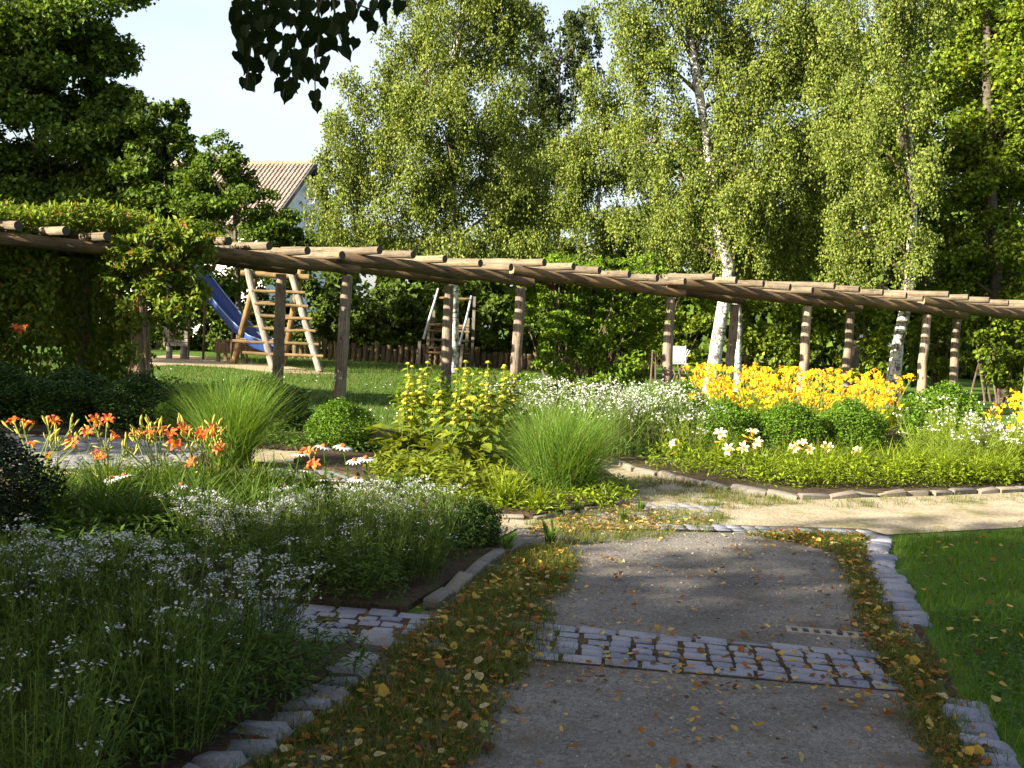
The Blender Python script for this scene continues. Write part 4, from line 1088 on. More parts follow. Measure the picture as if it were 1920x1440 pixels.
def bud_mesh(name, mat, L=.07, r=.009):
    mb = MB(); add_tube(mb, np.array([[0, 0, 0], [0, 0, L * .3], [0, 0, L * .7], [0, 0, L]]), np.array([r * .35, r * .8, r, r * .3]), 6, 0, cap=0); return mb.mesh(name, mat, True)
ORB = [blossom_mesh('blossom', M['orange'], M['throat'], .062) for _ in range(3)]
YEB = [blossom_mesh('blossom', M['yellow'], M['yellow'], .062) for _ in range(4)]
CRB = [blossom_mesh('blossom', M['cream'], M['throat'], .060) for _ in range(2)]
BUDG = bud_mesh('bud', M['bud']); BUDY = bud_mesh('bud', M['budyellow'], .08, .011)
def look(o, c, d, s=1.0, roll=None):
    q = Vector(d).to_track_quat('Z', 'Y')
    o.matrix_local = Matrix.Translation(Vector(c)) @ q.to_matrix().to_4x4() @ Matrix.Rotation(U(0, 6.28) if roll is None else roll, 4, 'Z') @ Matrix.Scale(s, 4)
def scape(clump, base, tip, nb, blossoms, budmesh, extra=0, size=1.0, face=None):
    base = np.asarray(base); tip = np.asarray(tip)
    mb = MB(); mid = base * .45 + tip * .55; mid[:2] = mid[:2] * .7 + base[:2] * .3 + .012 * rng.standard_normal(2)
    add_tube(mb, np.array([base, mid, tip]), np.array([.0055, .0045, .004]), 5)
    tips = []
    for k in range(extra):
        s = U(.05, .14); e = tip + np.array([U(-.05, .05), U(-.05, .05), -U(-.03, .08)]); st_ = base * .12 + tip * .88
        add_tube(mb, np.array([st_, (st_ + e) / 2 + [0, 0, -.005], e]), .003, 4); tips.append((e, nrm(e - st_ + [0, 0, .03])))
    sc = obj('flower_stalk', mb.mesh('flower_stalk', M['scape']), clump)
    for k in range(nb):
        o = obj('blossom', blossoms[rng.integers(len(blossoms))], sc)
        d = np.array([U(-.6, .6), U(-.8, .2), U(.4, 1.0)]) if face is None else np.array(face) + .35 * rng.standard_normal(3)
        look(o, tip + .02 * rng.standard_normal(3) * k, d, size * U(.85, 1.15))
    for e, d in tips:
        o = obj('bud', budmesh, sc); look(o, e, d + .2 * rng.standard_normal(3), U(.7, 1.15))
OL = [(28, 788), (45, 795), (97, 790), (178, 786), (200, 783), (165, 808), (140, 828), (62, 832), (92, 858), (183, 853), (208, 818), (257, 817), (300, 806), (321, 813), (341, 801), (374, 810), (394, 806), (420, 838), (365, 866), (322, 832), (282, 812), (388, 818)]
centres = [(-3.55, 7.9, 'leftmost orange daylily clump beside the dark box bush'), (-3.1, 8.1, 'orange daylily clump before the open cobbled path'), (-2.75, 8.25, 'orange daylily clump with the most flowers, left of the fountain grass'),
           (-2.35, 8.2, 'orange daylily clump in front of the fountain grass'), (-2.05, 8.35, 'orange daylily clump at the right of the fountain grass')]
OC = []
for x, y, lb in centres:
    t = thing('orange_daylily', lb, 'daylily', (x, y, .05), 0, 'orange daylilies'); o = obj('leaves', STRAP[rng.integers(3)], t); o.scale = (.8, .8, .8); o.rotation_euler = (0, 0, U(0, 6)); OC.append((x, y, t))
for px, py in OL:
    Y = U(7.8, 8.5); p = P(px, py + 8, Y)
    k = int(np.argmin([abs(c[0] - p[0] - .05) + .3 * abs(c[1] - Y) for c in OC])); x, y, t = OC[k]
    scape(t, [U(-.06, .06), U(-.06, .06), 0], p - [x, y, .05], 1, ORB, BUDG, extra=rng.integers(1, 4), size=.86)
for k in range(34):
    px, py = U(90, 420), U(790, 850); Y = U(7.8, 8.5); p = P(px, py, Y)
    k = int(np.argmin([abs(c[0] - p[0]) for c in OC])); x, y, t = OC[k]
    scape(t, [U(-.08, .08), U(-.08, .08), 0], p - [x, y, .05], 0, ORB, BUDG, extra=rng.integers(3, 6))
t = thing('orange_daylily', 'small reddish daylily beside the white coneflowers', 'daylily', (-1.62, 8.8, .05), 0, 'orange daylilies')
o = obj('leaves', STRAP[0], t); o.scale = (.5, .5, .5)
for px, py in [(580, 850), (592, 873), (541, 862)]:
    scape(t, [U(-.04, .04), U(-.04, .04), 0], P(px, py + 6, 8.8) - [-1.62, 8.8, .05], 1 if px > 545 else 0, ORB, BUDG, 1, 1.1)
t = thing('orange_daylily', 'far red-orange daylily in the shade of the hanging vine', 'daylily', (-8.6, 17.0, .0), 0, 'orange daylilies')
o = obj('leaves', STRAPD[0], t); o.scale = (.8, .8, .8)
for px, py in [(28, 620), (48, 622), (40, 628)]:
    scape(t, [U(-.05, .05), 0, 0], P(px, py, 17.0) - [-8.6, 17.0, 0], 1, ORB, BUDG, 1, 1.4)
# yellow daylilies: one clump per plant
def blossom_mass(n):
    mb = MB()
    for k in range(n):
        src = YEB[rng.integers(4)]
        v = np.array([q.co[:] for q in src.vertices]); fq = np.array([list(q.vertices) for q in src.polygons if len(q.vertices) == 4])
        d = Vector((U(-.8, .8), U(-.9, .5), U(.1, 1.0))).to_track_quat('Z', 'Y').to_matrix()
        a, r = U(0, 6.28), U(.1, .4)
        mb.add(v @ np.array(d).T * U(.6, .95) + [r * math.cos(a), r * math.sin(a), U(.45, .95)], fq)
    return mb.mesh('blossoms', M['yellow'])
YMASS = [blossom_mass(8) for _ in range(3)]
YC_ = []
for lo_x, hi_x, lo_y, hi_y, nC in [(2.55, 7.2, 16.6, 21.0, 30), (6.2, 8.8, 13.4, 16.6, 13)]:
    k = 0; tries = 0
    while k < nC and tries < 4000:
        tries += 1
        x, y = U(lo_x, hi_x), U(lo_y, hi_y)
        if lo_x > 5 and x < .462 * y + .1: continue
        if lo_x < 5 and x < 2.6 + (y - 16.6) * .28: continue
        if lo_x < 5 and x > 6.0 + (y - 16.6) * .42: continue
        if any((x - a) ** 2 + (y - b) ** 2 < .5 ** 2 for a, b in YC_): continue
        YC_.append((x, y)); k += 1
for i, (x, y) in enumerate(YC_):
    right = x > .455 * y
    lb = 'yellow daylily in the patch right of the large box bush' if right else ('yellow daylily in the front of the mass behind the box balls' if y < 18.3 else 'yellow daylily at the back of the mass under the pergola')
    t = thing('yellow_daylily', lb, 'daylily', (x, y, .05), 0, 'yellow daylilies')
    o = obj('leaves', STRAP[i % 3], t); o.rotation_euler = (0, 0, U(0, 6)); o.scale = (1.1, 1.1, 1.0)
    for s in range(7):
        a = U(0, 6.28); r = U(.08, .36); h = U(.50, 1.0) if y > 17.2 else U(.42, .88)
        scape(t, [.05 * math.cos(a), .05 * math.sin(a), 0], [r * math.cos(a), r * math.sin(a), h], 1, YEB, BUDY, extra=3, size=1.0)
    o = obj('blossoms', YMASS[i % 3], t, kind='stuff'); o.rotation_euler = (0, 0, U(0, 6))
        
# cream daylilies at the front of the right bed
cl = [(2.55, 12.6, [(1268, 830)], 'cream daylily leaning out at the left end of the right bed'), (3.25, 12.2, [(1352, 812), (1372, 838), (1396, 835)], 'cream daylily clump before the leftmost sunlit box ball'),
      (3.6, 12.3, [(1428, 828), (1410, 812)], 'cream daylily clump between the first two box balls'), (4.15, 12.4, [(1494, 833), (1506, 830), (1522, 840)], 'pale daylily clump with the whitest blooms before the middle box ball'),
      (4.6, 12.6, [(1550, 835), (1562, 845)], 'cream daylily clump between the last two box balls'), (5.0, 12.8, [(1610, 845)], 'cream daylily clump with withered blooms below the right box ball')]
for x, y, fl, lb in cl:
    t = thing('cream_daylily', lb, 'daylily', (x, y, .05), 0, 'cream daylilies')
    o = obj('leaves', STRAP[rng.integers(3)], t); o.rotation_euler = (0, 0, U(0, 6)); o.scale = (.9, .9, .8)
    for px, py in fl:
        scape(t, [U(-.05, .05), U(-.05, .05), 0], P(px, py + 6, y - .1) - [x, y, .05], 1, CRB, BUDY, 3, 1.05, face=(-.5, -.6, .5))
for i in range(16):
    x = U(2.4, 6.6); y = 11.25 + .28 * abs(x - 3.0) + U(.15, .9)
    tuft('strap_clump', 'bright strap-leaved clump along the front of the right bed', 'plant', x, y, STRAP[i % 3], 'strap-leaved clumps of the right bed', U(.55, .8))

# ------------------------------------------------------------------ coneflowers
def coneflower(label, px, py, Y, bx=None, s=1.0):
    head = P(px, py, Y); b = np.array([head[0] + .05 * rng.standard_normal(), Y + .05, .05])
    t = thing('coneflower', label, 'coneflower', tuple(b), 0, 'white coneflowers')
    h = head - b
    mb = MB(); add_tube(mb, np.array([[0, 0, 0], h * .5 + [.01, 0, 0], h]), .005, 5)
    N = 4; blades(mb, np.array([h * f for f in (.25, .4, .55, .7)]), U(0, 6.28, N), .12, .035, .7, .9, 3)
    obj('stem', mb.mesh('stem', M['herb']), t)
    mb = MB(); N = 15; a = np.arange(N) / N * 2 * np.pi
    blades(mb, np.column_stack([.012 * np.cos(a), .012 * np.sin(a), np.zeros(N)]), a, .058 * U(.9, 1.1, N), .020, 1.3, .95, 3, 0, 0, .3)
    o = obj('petals', mb.mesh('petals', M['white']), t); o.location = h; o.scale = (s,) * 3; o.rotation_euler = (.15 * rng.standard_normal(), .15 * rng.standard_normal(), 0)
    mb = MB(); add_sphere(mb, (0, 0, .006), (.019, .019, .017), 10, 6, 0, .08)
    o = obj('cone', mb.mesh('cone', M['cone']), t); o.location = h; o.scale = (s,) * 3
for lb, px, py, s in [('tallest white coneflower, left of the pair before the dark box bush', 607, 838, 1.25), ('tallest white coneflower, right of the pair before the dark box bush', 643, 838, 1.35),
                      ('white coneflower low right of the tall pair', 665, 864, 1.15), ('white coneflower farthest right beside the cobbled path', 686, 860, 1.2), ('grey-white coneflower beside the reddish daylily', 563, 852, 1.2),
                      ('wilting white coneflower below the reddish daylily', 574, 882, 1.1), ('white coneflower at lower left of the tall pair', 606, 900, 1.1), ('white coneflower below the tall pair', 632, 902, 1.0), ('white coneflower with drooping petals below the lower right bloom', 668, 898, 1.15),
                      ('lone white coneflower before the cobbled path among orange daylilies', 208, 898, 1.1), ('white coneflower right of the lone one under the daylily stems', 233, 893, 1.1), ('white coneflower under the fountain grass', 340, 910, 1.1), ('half hidden white coneflower left of the wilting one', 478, 912, 1.0)]:
    coneflower(lb, px, py, 8.3 if px > 400 else 7.6, s=s)

# ------------------------------------------------------------------ phlomis
def phlomis_stem(H):
    mb = MB(); t = np.linspace(0, 1, 5); bend = .04 * rng.standard_normal(2)
    pts = np.column_stack([bend[0] * t ** 2, bend[1] * t ** 2, H * t]); add_tube(mb, pts, np.linspace(.0055, .003, 5), 5)
    z = .12; k = 0
    P_, D_, L_ = [], [], []
    while z < H * .97:
        a = k * 1.57 + U(-.3, .3)
        for s in (0, np.pi):
            f = 1 - z / H; P_.append([bend[0] * (z / H) ** 2, bend[1] * (z / H) ** 2, z]); D_.append([math.cos(a + s), math.sin(a + s), .15 - .75 * U(.3, 1)]); L_.append((.09 + .16 * f) * U(.8, 1.2))
        z += U(.11, .15); k += 1
    P_, D_, L_ = np.array(P_), np.array(D_), np.array(L_)
    scatter(mb, T_OV, P_, D_, np.tile([0, 0, 1.], (len(P_), 1)) + .35 * rng.standard_normal((len(P_), 3)), L_, L_ * .52, 1)
    ws = []
    for i, f in enumerate((1.0, .87, .74, .62)):
        w = MB()
        if i == 3 and U(0, 1) < .5: continue
        c = np.array([bend[0] * f * f, bend[1] * f * f, H * f]); r = .026 + .004 * i
        add_sphere(w, c, (r, r, r * .62), 9, 4, 0, .09)
        n = 10; a = np.arange(n) / n * 6.28
        scatter(w, T_RH, np.tile(c, (n, 1)), np.column_stack([np.cos(a), np.sin(a), np.full(n, -.25)]), np.tile([0, 0, 1.], (n, 1)), r * 1.75, .012)
        ws.append(w.mesh('whorl', M['whorl']))
    return mb.mesh('stem', [M['scape'], M['phlomis']]), ws
PH_ = [phlomis_stem(h) for h in (1.12, 1.02, .92, .82, 1.06, .74)]
for (cx, cy, nS, rr, lb) in [(-.55, 11.5, 17, .42, 'dense yellow-green whorled sage clump beside the broad grass clump'), (-1.15, 12.0, 11, .32, 'looser whorled sage clump beside the round box bush'), (-.05, 11.9, 9, .28, 'whorled sage clump behind the broad grass clump in front of the white asters')]:
    t = thing('whorled_sage', lb, 'sage plant', (cx, cy, .05), 0, 'whorled sage plants')
    for s in range(nS):
        a, r = U(0, 6.28), rr * math.sqrt(U(0, 1)); k = rng.integers(len(PH_))
        o = obj('stem', PH_[k][0], t); o.location = (r * math.cos(a), r * math.sin(a) * .7, 0); o.rotation_euler = (.05 * rng.standard_normal(), .06 * rng.standard_normal(), U(0, 6.28)); o.scale = (1, 1, U(.88, 1.04))
        [obj('whorl', q_, o) for q_ in PH_[k][1]]
    mb = MB(); N = 46; a = U(0, 6.28, N); r = rr * 1.1 * np.sqrt(U(0, 1, N))
    scatter(mb, T_OV, np.column_stack([r * np.cos(a), r * np.sin(a), U(.05, .3, N)]), np.column_stack([np.cos(a), np.sin(a), U(-.4, .5, N)]), sph(N) * .4 + [0, 0, 1], U(.16, .28, N), U(.08, .13, N))
    obj('basal_leaves', mb.mesh('basal_leaves', M['phlomis']), t)

# ------------------------------------------------------------------ low leafy ground cover and white flower clumps
def herb_cover(name, pts, N, L, W, h, mat, label=None, T=T_OV):
    mb = MB(); pts = np.asarray(pts, float)
    i = rng.integers(len(pts), size=N); r = pts[i, 2] * np.sqrt(U(0, 1, N)); a = U(0, 6.28, N)
    z = h * U(.1, 1, N) * (1 - .5 * (r / pts[i, 2]) ** 2)
    pos = np.column_stack([pts[i, 0] + r * np.cos(a), pts[i, 1] + r * np.sin(a), .05 + z])
    scatter(mb, T, pos, sph(N) * np.array([1, 1, .5]), sph(N) * .55 + [0, 0, 1], L * U(.6, 1.3, N), W * U(.6, 1.3, N))
    return obj(name, mb.mesh(name, mat), kind='stuff', label=label)
herb_cover('ground_cover', [(-.6, 9.6, .45), (-.2, 9.3, .4), (-.9, 10.0, .4), (-.3, 10.0, .5), (-1.1, 10.4, .3)], 1700, .085, .045, .26, M['phlomis'], 'leafy ground cover at the centre bed edge')
herb_cover('ground_cover', [(-1.0, 11.1, .35), (-.7, 10.8, .3)], 700, .07, .06, .16, M['vine'], 'reddish green geranium leaves beside the side path')
herb_cover('ground_cover', [(-2.6, 5.3, .5), (-2.3, 5.0, .4), (-3.0, 5.2, .5), (-2.75, 6.0, .35), (-2.2, 6.1, .3)], 2600, .06, .055, .22, M['herb'], 'shaded geranium leaves at the left edge')
herb_cover('ground_cover', [(1.9 + i * .33, 10.98 + abs(1.9 + i * .33 - 3.0) * (.42 if i > 3 else .75) + .14, .34) for i in range(15)], 8200, .055, .022, .34, M['strap'], 'bright low foliage along the right bed kerb', T=T_RH)
herb_cover('ground_cover', [(2.0 + i * .35, 12.6 + .8 * (i % 3) * .6, .5) for i in range(14)], 2200, .08, .04, .25, M['herb'], 'low foliage inside the right bed')
herb_cover('ground_cover', [(-3.3 + .25 * i, 6.9 + .45 * (i % 4), .4) for i in range(9)] + [(-2.6, 6.3, .4), (-2.2, 6.5, .4), (-2.9, 6.6, .4), (-3.2, 8.6, .4), (-2.6, 8.8, .4)], 6000, .08, .022, .24, M['herb'], 'shaded green growth in the left of the middle bed', T=T_RH)
herb_cover('ground_cover', [(-.15, 8.85, .28), (.3, 8.85, .25), (.7, 9.35, .28), (.95, 9.75, .25), (.1, 9.3, .4), (1.05, 10.4, .25), (-.6, 9.05, .3)], 1900, .06, .022, .13, M['strap'], 'bright weeds along the front of the centre bed', T=T_RH)
herb_cover('ground_cover', [(6.0, 15.4, .6), (5.9, 14.5, .5), (6.5, 15.9, .6), (5.6, 16.2, .5), (6.2, 14.9, .5)], 1700, .07, .03, .28, M['herb'], 'low growth before the large box bush', T=T_RH)
herb_cover('ground_cover', [(-2.9 + .28 * i, 12.3 - .02 * i + .25 * (i % 2), .3) for i in range(6)], 1500, .07, .03, .16, M['herb'], 'low growth around the round box bush', T=T_RH)
herb_cover('ground_cover', [(-3.5 + i * .5, 8.9 + .3 * (i % 2), .4) for i in range(6)], 1500, .09, .03, .2, M['herb'], 'low foliage behind the middle bed', T=T_RH)
herb_cover('ground_cover', [(x, y, .6) for x in (-8.5, -7.5, -6.5, -5.5, -4.5) for y in (16.0, 17.0)], 4200, .10, .05, .45, M['herb'], 'rough green growth under the vine')
herb_cover('ground_cover', [(-8.6 + .45 * i, 13.2 + .9 * (i % 3) - .02 * i, .5) for i in range(15)], 5000, .07, .035, .30, M['herb'], 'low foliage between the shaded box bushes', T=T_RH)
herb_cover('ground_cover', [(-1.4, 16.6, .5), (-.6, 16.9, .6), (.1, 17.0, .5)], 1700, .12, .05, .85, M['wist'], 'leafy sprays behind the whorled sage')

herb_cover('ground_cover', [(-1.50 + .09 * i + .08 * (i % 2), 3.2 + i * .18, .24) for i in range(8)] + [(-1.9, 3.6, .5), (-1.6, 4.4, .4), (-2.1, 4.4, .5), (-2.5, 4.9, .35)], 6500, .055, .012, .26, M['herbgrey'], 'dark tangled foliage filling the front bed', T=T_RH)
herb_cover('ground_cover', [(-.80 + .07 * i, 5.85 + i * .19, .22) for i in range(10)] + [(-.66 - .2 * i, 5.74 + .03 * i, .14) for i in range(8)] + [(-1.35, 6.05, .25), (-1.05, 6.0, .22), (-1.7, 6.1, .3), (-1.0, 6.5, .4), (-.6, 7.3, .3)], 6500, .055, .011, .30, M['herbgrey'], 'green tangled foliage filling the middle bed', T=T_RH)
def white_clump(H, spread, nS, lean=(0, 0), heads=14, flow=.8, hs=.0085, leafL=.05, leafW=.007, nleaf=16, cl=.05, mat='herbgrey', fm='white'):
    st_, fl = MB(), MB()
    a = U(0, 6.28, nS); r = spread * .55 * np.sqrt(U(0, 1, nS)); ph = np.abs(rng.normal(0, .30, nS))
    base = np.column_stack([r * np.cos(a), r * np.sin(a), np.zeros(nS)])
    dv = np.column_stack([np.cos(a) * np.sin(ph) + lean[0], np.sin(a) * np.sin(ph) + lean[1], np.ones(nS)]); dv = nrm(dv)
    L = H * U(.6, 1.08, nS)
    tip = base + dv * L[:, None]
    az = np.arctan2(dv[:, 1], dv[:, 0])
    scatter(st_, (np.array([[-.5, 0, 0], [.5, 0, 0], [.3, 1, 0], [-.3, 1, 0]]), np.array([[0, 1, 2, 3]])), base, dv, sph(nS), L, .0055, 1)
    scatter(st_, (np.array([[-.5, 0, 0], [.5, 0, 0], [.3, 1, 0], [-.3, 1, 0]]), np.array([[0, 1, 2, 3]])), base, dv, np.cross(dv, sph(nS)), L, .0055, 1)
    N = nS * nleaf; i = np.repeat(np.arange(nS), nleaf); t = U(.05, .97, N)
    scatter(st_, T_RH, base[i] + dv[i] * (L[i] * t)[:, None], sph(N) * np.array([1, 1, .4]) + dv[i] * .9, sph(N) + [0, 0, .6], leafL * U(.6, 1.4, N) * (1.25 - .6 * t), leafW * U(.7, 1.4, N), 0)
    keep = np.repeat(U(0, 1, nS) < flow, heads); N = nS * heads; i = np.repeat(np.arange(nS), heads)[keep]; N = len(i)
    off = rng.normal(0, cl, (N, 3)) * np.array([1, 1, .42]); hp_ = tip[i] + off
    sub = U(0, 1, N) < .6
    scatter(st_, (np.array([[-.5, 0, 0], [.5, 0, 0], [0, 1, 0]]), np.array([[0, 1, 2]])), (tip[i] - dv[i] * .07)[sub], (hp_ - tip[i] + dv[i] * .07)[sub], sph(sub.sum()), np.linalg.norm(hp_ - tip[i] + dv[i] * .07, axis=1)[sub], .003, 1)
    th = np.arange(6) / 6 * 6.28
    dome = np.vstack([[[0, 0, .55]], np.column_stack([np.cos(th), np.sin(th), np.zeros(6)]), np.column_stack([.6 * np.cos(th), .6 * np.sin(th), np.full(6, -.7)])])
    ff = np.array([[0, 1 + k, 1 + (k + 1) % 6, 0] for k in range(6)])[:, :3]
    up = nrm(sph(N) * .4 + [0, 0, 1]); s1 = nrm(np.cross(up, sph(N))); s2 = np.cross(up, s1); R = hs * U(.7, 1.35, N)
    V = hp_[:, None] + R[:, None, None] * (dome[None, :7, 0:1] * s1[:, None] + dome[None, :7, 1:2] * s2[:, None] + dome[None, :7, 2:3] * up[:, None])
    fl.add(V.reshape(-1, 3), (ff[None] + (np.arange(N) * 7)[:, None, None]).reshape(-1, 3))
    scatter(fl, T_RH, hp_ - up * (R * .2)[:, None], sph(N), up, R * 2.2, R * 2.2)
    return st_.mesh('foliage', [M[mat], M['scape']]), fl.mesh('blossoms', M[fm])
def put_white(kit, x, y, label, group, sc=1.0, z=.05):
    t = thing('white_aster', label, 'flower clump', (x, y, z), U(0, 6.28), group); t.scale = (sc,) * 3
    obj('foliage', kit[0], t); obj('blossoms', kit[1], t); return t
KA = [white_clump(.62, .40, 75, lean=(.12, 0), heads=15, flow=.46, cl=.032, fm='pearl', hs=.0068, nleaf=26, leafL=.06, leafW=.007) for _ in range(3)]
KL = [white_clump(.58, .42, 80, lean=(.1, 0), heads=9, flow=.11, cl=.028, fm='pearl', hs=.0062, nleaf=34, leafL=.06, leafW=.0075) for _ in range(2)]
KB = [white_clump(.92, .5, 66, flow=.55, heads=10, hs=.009, cl=.075, leafL=.07, leafW=.011, nleaf=18, mat='herb') for _ in range(3)]
KC = [white_clump(.85, .55, 42, lean=(-.25, 0), flow=.5, heads=4, hs=.0135, cl=.035, leafL=.09, leafW=.007, nleaf=44, mat='strap') for _ in range(2)]
g = 'small white button flowers'
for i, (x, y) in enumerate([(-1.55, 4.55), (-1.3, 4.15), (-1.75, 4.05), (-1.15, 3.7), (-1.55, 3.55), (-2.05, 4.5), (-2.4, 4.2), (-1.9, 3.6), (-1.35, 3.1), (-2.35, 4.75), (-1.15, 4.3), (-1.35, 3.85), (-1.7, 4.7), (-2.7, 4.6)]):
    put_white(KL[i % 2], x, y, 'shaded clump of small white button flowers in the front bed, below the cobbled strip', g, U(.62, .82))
for i, (x, y) in enumerate([(-1.5, 4.85), (-1.1, 4.75), (-1.95, 4.9), (-2.2, 4.95), (-2.5, 5.1)]):
    put_white(KA[i % 3], x, y, 'densely flowering white clump spilling towards the cobbled strip', g, U(.62, .76))
for i, (x, y) in enumerate([(-1.75, 6.35), (-1.5, 6.7), (-1.95, 6.8), (-1.4, 7.3), (-1.05, 7.5), (-.7, 7.65)]):
    put_white(KA[(i + 1) % 3], x, y, 'white button flower clump in the middle bed before the strap-leaved clumps', g, U(.50, .64))
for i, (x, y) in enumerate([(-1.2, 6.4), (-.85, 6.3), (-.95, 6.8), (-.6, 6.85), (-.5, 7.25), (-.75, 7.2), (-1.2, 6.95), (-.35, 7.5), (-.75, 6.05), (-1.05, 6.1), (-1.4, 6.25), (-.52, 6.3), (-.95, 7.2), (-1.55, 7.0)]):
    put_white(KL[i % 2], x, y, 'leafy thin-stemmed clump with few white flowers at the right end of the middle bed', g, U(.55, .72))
for i, (x, y) in enumerate([(.35, 13.3), (.75, 13.1), (1.15, 13.0), (1.5, 13.2), (1.0, 13.7), (1.9, 13.3), (.15, 13.9), (1.75, 13.9), (2.2, 13.6)]):
    put_white(KB[i % 3], x, y, 'tall white aster clump in the sun behind the broad grass clump', 'tall white asters', U(.85, 1.0))
for i, (x, y, lb) in enumerate([(5.6, 13.3, 'feathery yarrow with white flower heads leaning left before the large box bush'), (6.1, 13.6, 'feathery yarrow clump right of the leaning one before the large box bush'), (6.6, 13.7, 'feathery yarrow clump nearest the right edge'), (5.3, 12.9, 'feathery yarrow at the left of the yarrow patch'), (5.9, 12.9, 'low feathery yarrow at the kerb of the right bed'), (6.5, 15.4, 'white yarrow heads against the large box bush'), (2.15, 12.75, 'sparse white yarrow beside the left end of the right bed')]):
    put_white(KC[i % 2], x, y, lb, 'white yarrow', U(.75, 1.0) if i < 6 else .7)

# ------------------------------------------------------------------ grass
def in_poly(p, poly):
    poly = np.asarray(poly, float); x, y = p[:, 0], p[:, 1]; ins = np.zeros(len(p), bool); j = len(poly) - 1
    for i in range(len(poly)):
        xi, yi = poly[i]; xj, yj = poly[j]
        ins ^= ((yi > y) != (yj > y)) & (x < (xj - xi) * (y - yi) / (yj - yi + 1e-12) + xi); j = i
    return ins
def fill(poly, N):
    poly = np.asarray(poly, float); lo, hi = poly.min(0), poly.max(0); out = np.zeros((0, 2))
    while len(out) < N:
        q = rng.uniform(lo, hi, (N, 2)); out = np.vstack([out, q[in_poly(q, poly)]])
    return out[:N]
RL = [(1.95, 3.2), (2.06, 4.02), (2.08, 4.58), (2.30, 5.36), (2.52, 6.21), (2.80, 7.2), (3.05, 8.13), (3.25, 8.6), (4.9, 9.4), (7.5, 10.7), (7.5, 9), (4.2, 4.5), (3.4, 3.2)]
mb = MB()
p = fill(RL, 38000); N = len(p); hN = U(.05, .12, N) * (1 + .5 * np.sin(p[:, 0] * 3 + 2 * np.sin(p[:, 1] * 2)) * .5)
mi_ = U(0, 1, N) < .16
blades(mb, np.column_stack([p[mi_], np.zeros(mi_.sum())]), U(0, 6.28, mi_.sum()), U(.04, .10, mi_.sum()), .005, U(.3, .9, mi_.sum()), .8, 2, 2)
p = p[~mi_]; hN = hN[~mi_]; N = len(p)
blades(mb, np.column_stack([p, np.zeros(N)]), U(0, 6.28, N), hN, U(.004, .007, N), U(.05, .5, N), U(.2, 1.1, N), 2)
p = fill([(2.0, 3.2), (2.12, 4.02), (2.2, 4.58), (2.38, 5.36), (2.6, 6.21), (4.6, 6.8), (4.2, 4.5), (3.4, 3.2)], 12000); N = len(p)
scatter(mb, T_RH, np.column_stack([p, U(.02, .07, N)]), sph(N) * np.array([1, 1, .3]), sph(N) * .35 + [0, 0, 1], U(.018, .034, N), U(.014, .026, N), 1)
obj('grass', mb.mesh('grass', [M['grass'], M['clover'], M['verge']]), kind='stuff', label='dense lawn grass and clover right of the path')
mb = MB()
LV = [(-.95, 3.4), (-.72, 4.2), (-.50, 4.9), (-.30, 5.7), (-.08, 6.6), (.15, 7.4), (.45, 7.6), (.46, 6.8), (.30, 6.0), (.16, 5.3), (.04, 4.4), (-.16, 3.4)]
RV = [(1.55, 3.2), (1.78, 4.3), (1.9, 4.8), (1.98, 5.6), (2.18, 6.3), (2.38, 7.1), (2.55, 7.9), (2.0, 8.45), (2.95, 8.6), (2.74, 8.0), (2.49, 7.1), (2.29, 6.2), (2.2, 5.3), (1.98, 4.5), (1.8, 3.2)]
def clumpy(poly, N, k):
    c = fill(poly, k); q = c[rng.integers(k, size=N)] + rng.normal(0, .045, (N, 2)); return q
for poly, N, k in ((LV, 30000, 620), (RV, 16000, 420), ([(.15, 8.3), (.4, 7.6), (1.6, 8.35), (2.0, 9.3), (1.2, 9.6), (.6, 8.8)], 6500, 220), ([(.9, 10.2), (1.4, 11.6), (2.9, 10.2), (2.0, 9.6)], 5200, 160), ([(2.9, 10.2), (3.0, 10.4), (6.0, 11.8), (9, 13.4), (9, 13.1), (6, 11.4), (3.2, 10.0)], 2200, 90),
                   ([(.1, 5.45), (.35, 5.5), (.3, 4.9), (-.5, 4.95), (-.4, 5.5)], 1500, 60)):
    p = clumpy(poly, N, k)
    blades(mb, np.column_stack([p, np.zeros(N)]), U(0, 6.28, N), U(.03, .10, N), U(.0035, .0065, N), U(.1, .7, N), U(.2, 1.2, N), 2)
obj('verge_grass', mb.mesh('verge_grass', M['verge']), kind='stuff', label='thin browning grass along both path verges')
mb = MB()
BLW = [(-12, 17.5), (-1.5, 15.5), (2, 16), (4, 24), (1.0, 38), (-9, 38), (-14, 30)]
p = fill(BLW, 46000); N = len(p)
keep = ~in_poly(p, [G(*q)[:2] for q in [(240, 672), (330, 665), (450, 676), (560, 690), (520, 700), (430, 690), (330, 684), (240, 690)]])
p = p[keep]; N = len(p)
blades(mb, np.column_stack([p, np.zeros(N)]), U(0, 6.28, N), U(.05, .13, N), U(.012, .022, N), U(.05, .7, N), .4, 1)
p = fill([(-9, 17.5), (-1.5, 15.5), (0, 17), (0, 26), (-9, 26)], 380); N = len(p)
obj('grass', mb.mesh('grass', leaf_mat('shade_dark_dry_grass', [(0, (.03, .062, .010)), (.6, (.055, .095, .014)), (.85, (.10, .11, .03)), (1, (.17, .15, .06))], .3)), kind='stuff', label='mown lawn beyond the pergola')  # greens darkened to paint shade on the back lawn; straw tones are dry blades
mb = MB(); scatter(mb, T_RH, np.column_stack([p, U(.08, .13, N)]), sph(N), sph(N) * .3 + [0, 0, 1], .03, .03)
obj('clover_blossoms', mb.mesh('clover_blossoms', M['white']), kind='stuff', label='scattered white clover heads in the far lawn')

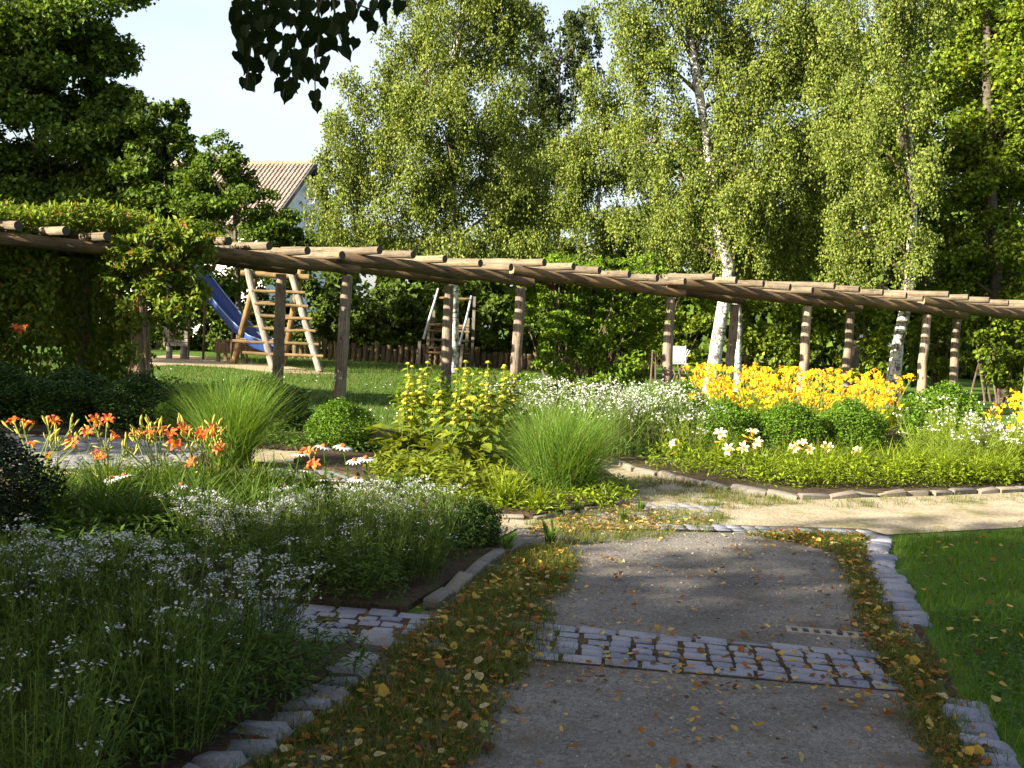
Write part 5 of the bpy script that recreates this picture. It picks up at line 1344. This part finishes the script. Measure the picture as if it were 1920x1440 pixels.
# ------------------------------------------------------------------ pebbles and fallen leaves
mb = MB(); p = fill(LEFT + [(.1, 8.2)] + RIGHT[::-1], 7000); p = p[p[:, 1] > 3.2]; N = len(p); r = U(.003, .007, N) * (1 + 1.2 * (U(0, 1, N) < .06))
tet = (np.array([[-.5, -.1, 0], [.5, -.2, 0], [.1, .6, 0], [0, .1, .6]]), np.array([[0, 1, 3], [1, 2, 3], [2, 0, 3]]))
a = U(0, 6.28, N); scatter(mb, tet, np.column_stack([p, np.full(N, .003)]), np.column_stack([np.cos(a), np.sin(a), np.zeros(N)]), np.tile([0, 0, 1.], (N, 1)), r * 2, r * 2.4)
obj('gravel', mb.mesh('gravel', leaf_mat('pebbles', [(0, (.07, .06, .055)), (.6, (.18, .165, .145)), (1, (.34, .32, .29))], 0, .9)), kind='stuff', label='loose grit on the path')
WIDE = LEFT[1:] + [(.3, 8.1)] + RIGHT[1:][::-1]
def litter_pts(N):
    k = [int(N * f) for f in (.40, .30, .10, .05, .15)]
    q = np.vstack([fill(LV, k[0]), fill(RV, k[1]), fill(WIDE, k[2]), fill([(-1.0, 5.3), (1.9, 5.1), (1.85, 4.6), (-.6, 4.6)], k[3]), fill([(.1, 7.9), (1.0, 8.2), (1.8, 8.9), (1.1, 9.6), (.5, 8.7)], k[4])])
    return q[q[:, 1] > 3.0] + rng.normal(0, .05, (len(q[q[:, 1] > 3.0]), 2))
mb = MB(); p = litter_pts(5200); N = len(p); a = U(0, 6.28, N)
scatter(mb, T_CURL, np.column_stack([p, U(.008, .04, N)]), np.column_stack([np.cos(a), np.sin(a), .25 * rng.standard_normal(N)]), sph(N) * .35 + [0, 0, 1], U(.018, .046, N), U(.013, .034, N))
p = fill(RL, 420); N = len(p); a = U(0, 6.28, N)
scatter(mb, T_CURL, np.column_stack([p, U(.05, .10, N)]), np.column_stack([np.cos(a), np.sin(a), .25 * rng.standard_normal(N)]), sph(N) * .35 + [0, 0, 1], U(.03, .055, N), U(.025, .045, N))
obj('fallen_leaves', mb.mesh('fallen_leaves', M['litter']), kind='stuff', label='small dry leaves littering the path verges')
LV_ = []
for mt in ('litterY', 'litterB', 'litterP'):
    for s in range(2):
        mb = MB(); tv, tf = T_CURL; tv = tv.copy(); tv[:, 2] = tv[:, 2] * 1.7 + .09 * rng.standard_normal(len(tv)); tv[:, 0] *= U(.7, 1.1); tv -= np.array([0, .5, 0])
        scatter(mb, (tv, tf), np.zeros((1, 3)), np.array([[0, 1., 0]]), np.array([[0, 0, 1.]]), .07, .058); LV_.append((mt, mb.mesh('fallen_leaf', M[mt])))
WORD = {'litterY': 'yellow', 'litterB': 'brown', 'litterP': 'pale buff'}
for zone, poly, n in (('in the left verge of the path', [q for q in LV], 105), ('in the right verge of the path', RV, 85), ('on the bare gravel', [(-.2, 3.6), (.1, 4.8), (.4, 5.6), (.6, 7), (2.2, 7), (1.9, 5.2), (1.6, 3.6)], 38), ('on the cobbled strip', [(-.8, 5.45), (1.8, 5.25), (1.8, 4.75), (-.5, 4.95)], 24), ('in the lawn right of the path', [(2.1, 3.6), (2.4, 5.0), (3.2, 6.4), (3.6, 5.2), (2.9, 3.6)], 26)):
    p = fill(poly, n)
    for x, y in p:
        if y < 3.3: continue
        mt, me = LV_[rng.choice(6, p=[.16, .16, .19, .19, .15, .15])]
        o = obj('fallen_leaf', me, label=f'{WORD[mt]} fallen leaf lying {zone}', cat='leaf', group=f'{WORD[mt]} leaves {zone}')
        zz = .045 if 'strip' in zone else .02 if 'gravel' in zone else .05 if 'verge' in zone else .09
        o.location = (x, y, zz); o.rotation_euler = (.35 * rng.standard_normal(), .35 * rng.standard_normal(), U(0, 6.28)); s = U(.42, .82); o.scale = (s, s, s)
ORD = 'first second third fourth fifth sixth seventh eighth ninth tenth eleventh twelfth thirteenth fourteenth fifteenth sixteenth seventeenth eighteenth nineteenth twentieth'.split()
def ordw(i):
    return ORD[i] if i < 20 else ('twenty-' if i < 29 else '') + (ORD[(i - 20)] if i < 29 else 'thirtieth' if i == 29 else 'last')
same = {}
for o in C.objects:
    if o.parent is None and o.get('label') and o.get('category') in ('flower clump', 'plant', 'daylily'): same.setdefault(o['label'], []).append(o)
for lb, L_ in same.items():
    if len(L_) > 1:
        L_.sort(key=lambda o: o.location[0] / o.location[1])
        for i, o in enumerate(L_):
            w = lb.split(); o['label'] = ' '.join(w[:11]) + ', ' + ordw(i) + ' from the left'
